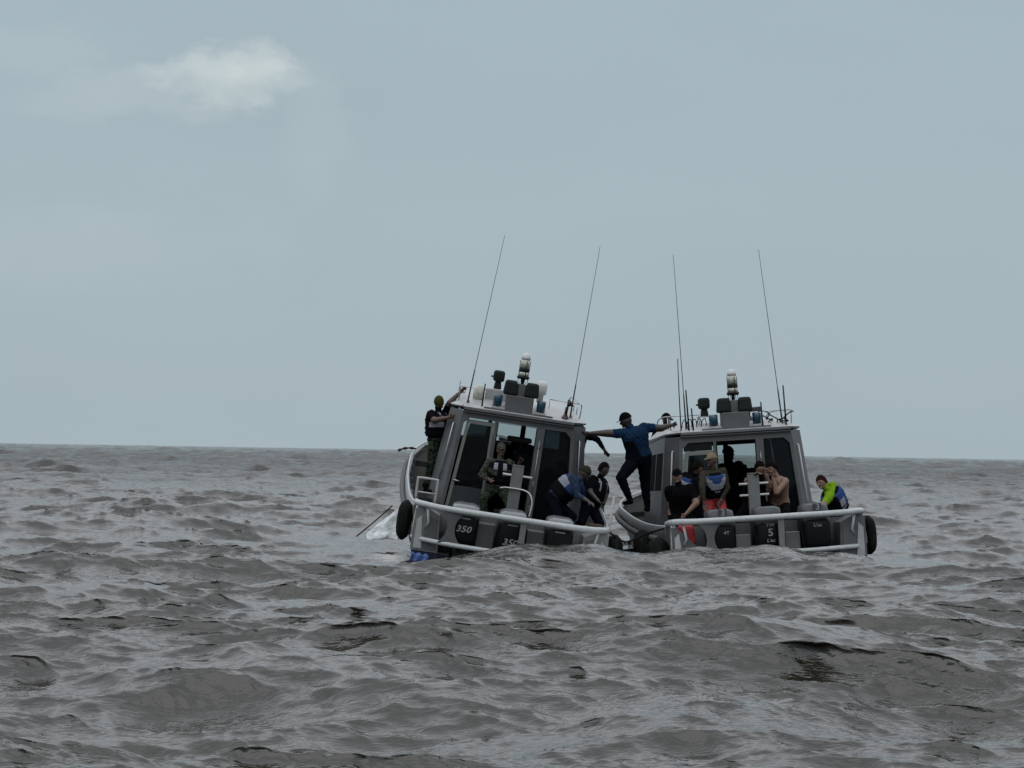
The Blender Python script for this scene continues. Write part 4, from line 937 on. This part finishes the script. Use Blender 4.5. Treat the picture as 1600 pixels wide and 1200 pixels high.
person('man with dark wavy hair leaning over the tow post beside the shirtless man', V('p', 1180, 783, 36.75), V('s', 1184, 744, -1), V('s', 1187, 731, -1), (.35, -1, -.1),
       {'R': (V('s', 1167, 752, -1), V('s', 1180, 742, -1)), 'L': (V('s', 1203, 760, -1), V('s', 1196, 741, -1))},
       {'R': (V('ik', -.4, -1, .2), V('l', -.45, 1.5, .51)), 'L': (V('ik', .4, -1, .2), V('l', .45, 1.5, .51))}, (SK3, C_BLACK, C_BLACK), MR, look=(.4, -1, -.25), hair=HAIR, sleeve=.3)
person('shirtless man hunched with both hands raised to his face', V('p', 1219, 787, 36.7), V('s', 1215, 745, -1), V('s', 1207, 732, -1), (-.75, -.65, 0),
       {'R': (V('s', 1201, 766, -1), V('s', 1199, 741, -1)), 'L': (V('s', 1213, 770, -1), V('s', 1207, 743, -1))},
       {'R': (V('ik', -.8, -1, .2), V('l', .35, 1.2, .51)), 'L': (V('ik', -.3, -1, .2), V('l', .75, 1.1, .51))}, (SK3, SK3, C_BLACK), MR, look=(-.8, -.6, -.25), hair=HAIR, trunk_skin=True)
person('man in neon yellow shirt with blue and white life vest sitting on the stern corner', V('p', 1312, 803, 35.75), V('s', 1296, 764, -1), V('s', 1282, 752, -1), (-.85, .25, 0),
       {'L': (V('s', 1286, 789, -1), V('s', 1293, 806, -1)), 'R': (V('ik', 0, 0, -1), V('s', 1290, 800, 1))},
       {'L': (V('ik', -1, -.2, .3), V('l', 1.05, .5, .51)), 'R': (V('ik', -1, .3, .3), V('l', 1.05, .85, .51))}, (SK3, C_NEON, C_BLACK), MR, look=(-.75, -.75, .0), hair=HAIRR,
       vest=lambda h, x, y: (2 if h < .16 or h > .47 else (1 if x < -.04 and h < .36 else 0)) if abs(x) < .19 else 2, sleeve=.42, bulk=1.2)

# ------------------------------------------------------------------ loose things
def thing_mb(mb, name, m, label, cat, group=None):
    # origin at the thing's base
    vs = [v.co.copy() for v in mb.bm.verts]; b = Vector((sum(v.x for v in vs) / len(vs), sum(v.y for v in vs) / len(vs), min(v.z for v in vs)))
    for v in mb.bm.verts: v.co -= b
    o = mb.build(name, m); o.location = b; return tag(o, label, cat, group)
def fender(M, c, r, hgt, depth, label, tilt=0.):
    q = MB(); n = 24; rows = []
    for k in range(11):
        t = k / 10; z = (t - .5) * hgt; s_ = (1 - abs(2 * t - 1) ** 3.2) ** .45 if 0 < k < 10 else .25
        rows.append([(c[0] + r * s_ * cos(a), c[1] + depth * s_ * sin(a), c[2] + z) for a in [2 * pi * i / n for i in range(n)]])
    q.loft(rows, smooth=True)
    for v in q.bm.verts: v.co = M @ v.co
    return thing_mb(q, 'fender', RUBBER, label, 'fender', 'rubber fenders along the hulls')
fender(ML, (-1.80, .15, .50), .13, .68, .28, 'black fender on the outer side of the heeled boat, green scuffs')
fender(MR, (1.80, .0, .46), .13, .66, .28, 'black fender at the outer corner beside the neon shirted man')
fender(ML, (1.84, .35, .36), .17, .78, .30, 'black fender in the gap hung on the heeled boat')
fender(MR, (-1.83, -.05, .36), .19, .56, .26, 'dark barrel fender in the gap nearest the upright boat')
fender(MR, (-1.93, 1.3, .42), .17, .70, .3, 'dark fender in the gap below the tall man')
q = MB(); q.tube(spline([ML @ Vector((1.62, .1, .86)), ML @ Vector((2.0, .3, .66)), MR @ Vector((-2.0, .4, .70)), MR @ Vector((-1.64, .0, .80))], 8), .018, 8)
thing_mb(q, 'mooring_rope', ROPEB, 'black mooring line slung across the gap between both boats', 'rope')
q = MB(); q.tube(spline([at(557, 838, 38.5), at(585, 815, 38.2), at(613, 790, 38.0)], 6), .013, 6); thing_mb(q, 'bow_rope', ROPEM, 'brown taut rope running from hull down into the water', 'rope')
q = MB(); q.tube(spline([at(622, 704, 41.2), at(630, 701, 41.2), at(640, 700, 41.3), at(650, 701, 41.4)], 6), [.022 + .008 * sin(k) for k in range(19)], 8); thing_mb(q, 'deck_line', ROPER, 'maroon line bundled on the bow edge behind the masked man', 'rope')
# white spray between that rope and the hull
q = MB(); rnd = random.Random(2); nU, nV = 26, 14; rows = []
for j in range(nV + 1):
    t = j / nV; row = []
    for i in range(nU + 1):
        u = i / nU; px_ = 572 + (624 - 572) * u; ytop = 835 + (797 - 835) * min(1, u * 1.15) + 3.5 * noise.noise(Vector((u * 9, 3, 0))); p0 = at(px_, 842, 38.1 - .1 * u); p1 = at(px_, ytop, 38.1)
        p = p0.lerp(p1, t); p.y -= .10 * (1 - t) * (1 + noise.noise(p * 4)); p += Vector((noise.noise(p * 7), noise.noise(p * 9 + Vector((5, 0, 0))), noise.noise(p * 8 + Vector((0, 9, 0))))) * .035
        row.append(p)
    rows.append(row)
back = [[p + Vector((0, .25, 0)) for p in row] for row in rows]
for a, b in zip(rows, rows[1:]): pass
q.loft([rows[j] + back[j][::-1] for j in range(nV + 1)], smooth=True)
FOAMM = mat('spray_foam', (.85, .9, .92), .8, var=.3, scale=14, bump=.9, bscale=30)
o = thing_mb(q, 'spray', FOAMM, 'white spray heap thrown up between taut rope and hull', 'spray'); o['kind'] = 'stuff'
# red bag in the stern of the upright boat
q = MB(); q.box((0, 0, .16), (.32, .26, .34), bev=.07, seg=3, taper=(.85, .9)); q.tube(spline([(-.09, 0, .33), (-.06, 0, .39), (.06, 0, .39), (.09, 0, .33)], 5), .014, 6)
for v in q.bm.verts: v.co = MR @ (v.co + Vector((-1.37, -.30, .50)))
thing_mb(q, 'red_bag', RED, 'bright red bag in the stern below the man in black T-shirt', 'bag')
# blue tarp corner trailing in the water at the heeled stern
q = MB(); rows = []
for j in range(9):
    rows.append([ML @ Vector((-1.62 + .30 * i / 8 + .02 * sin(j * 1.3), -.58 - .05 * j / 8 - .03 * sin(i * 1.7 + j), .06 - .40 * j / 8 + .02 * sin(i * 2.1))) for i in range(9)] )
q.loft([r_ + [p + Vector((0, .02, 0)) for p in r_[::-1]] for r_ in rows], smooth=True)
thing_mb(q, 'blue_sheet', BLUEP, 'crumpled blue sheet at the waterline under the heeled stern corner', 'sheet')

# coiled lines lying on the deck lockers
def coil(M, c, r, turns, m, label):
    q = MB(); pts = []
    for k in range(turns * 14):
        a = 2 * pi * k / 14; rr_ = r * (1 + .10 * sin(k * .37)); pts.append(M @ Vector((c[0] + rr_ * cos(a), c[1] + rr_ * sin(a), c[2] + .014 * k / 14 + .01 * sin(k * .9))))
    q.tube(pts, .016, 6); return thing_mb(q, 'rope_coil', m, label, 'rope', 'coiled lines on deck lockers')
coil(ML, (-1.50, .55, .80), .11, 5, ROPEB, 'black coiled line on the locker at the outer stern corner of the heeled boat')
coil(ML, (1.50, .55, .80), .11, 4, ROPEM, 'brown coiled line on a locker beside the dark clothed crouching man')
coil(MR, (1.50, 1.50, .71), .11, 4, ROPEB, 'black coiled line on a locker behind the neon shirted man')
coil(MR, (-1.50, 1.50, .71), .11, 4, ROPEM, 'brown coiled line beside the seated man in black T-shirt')
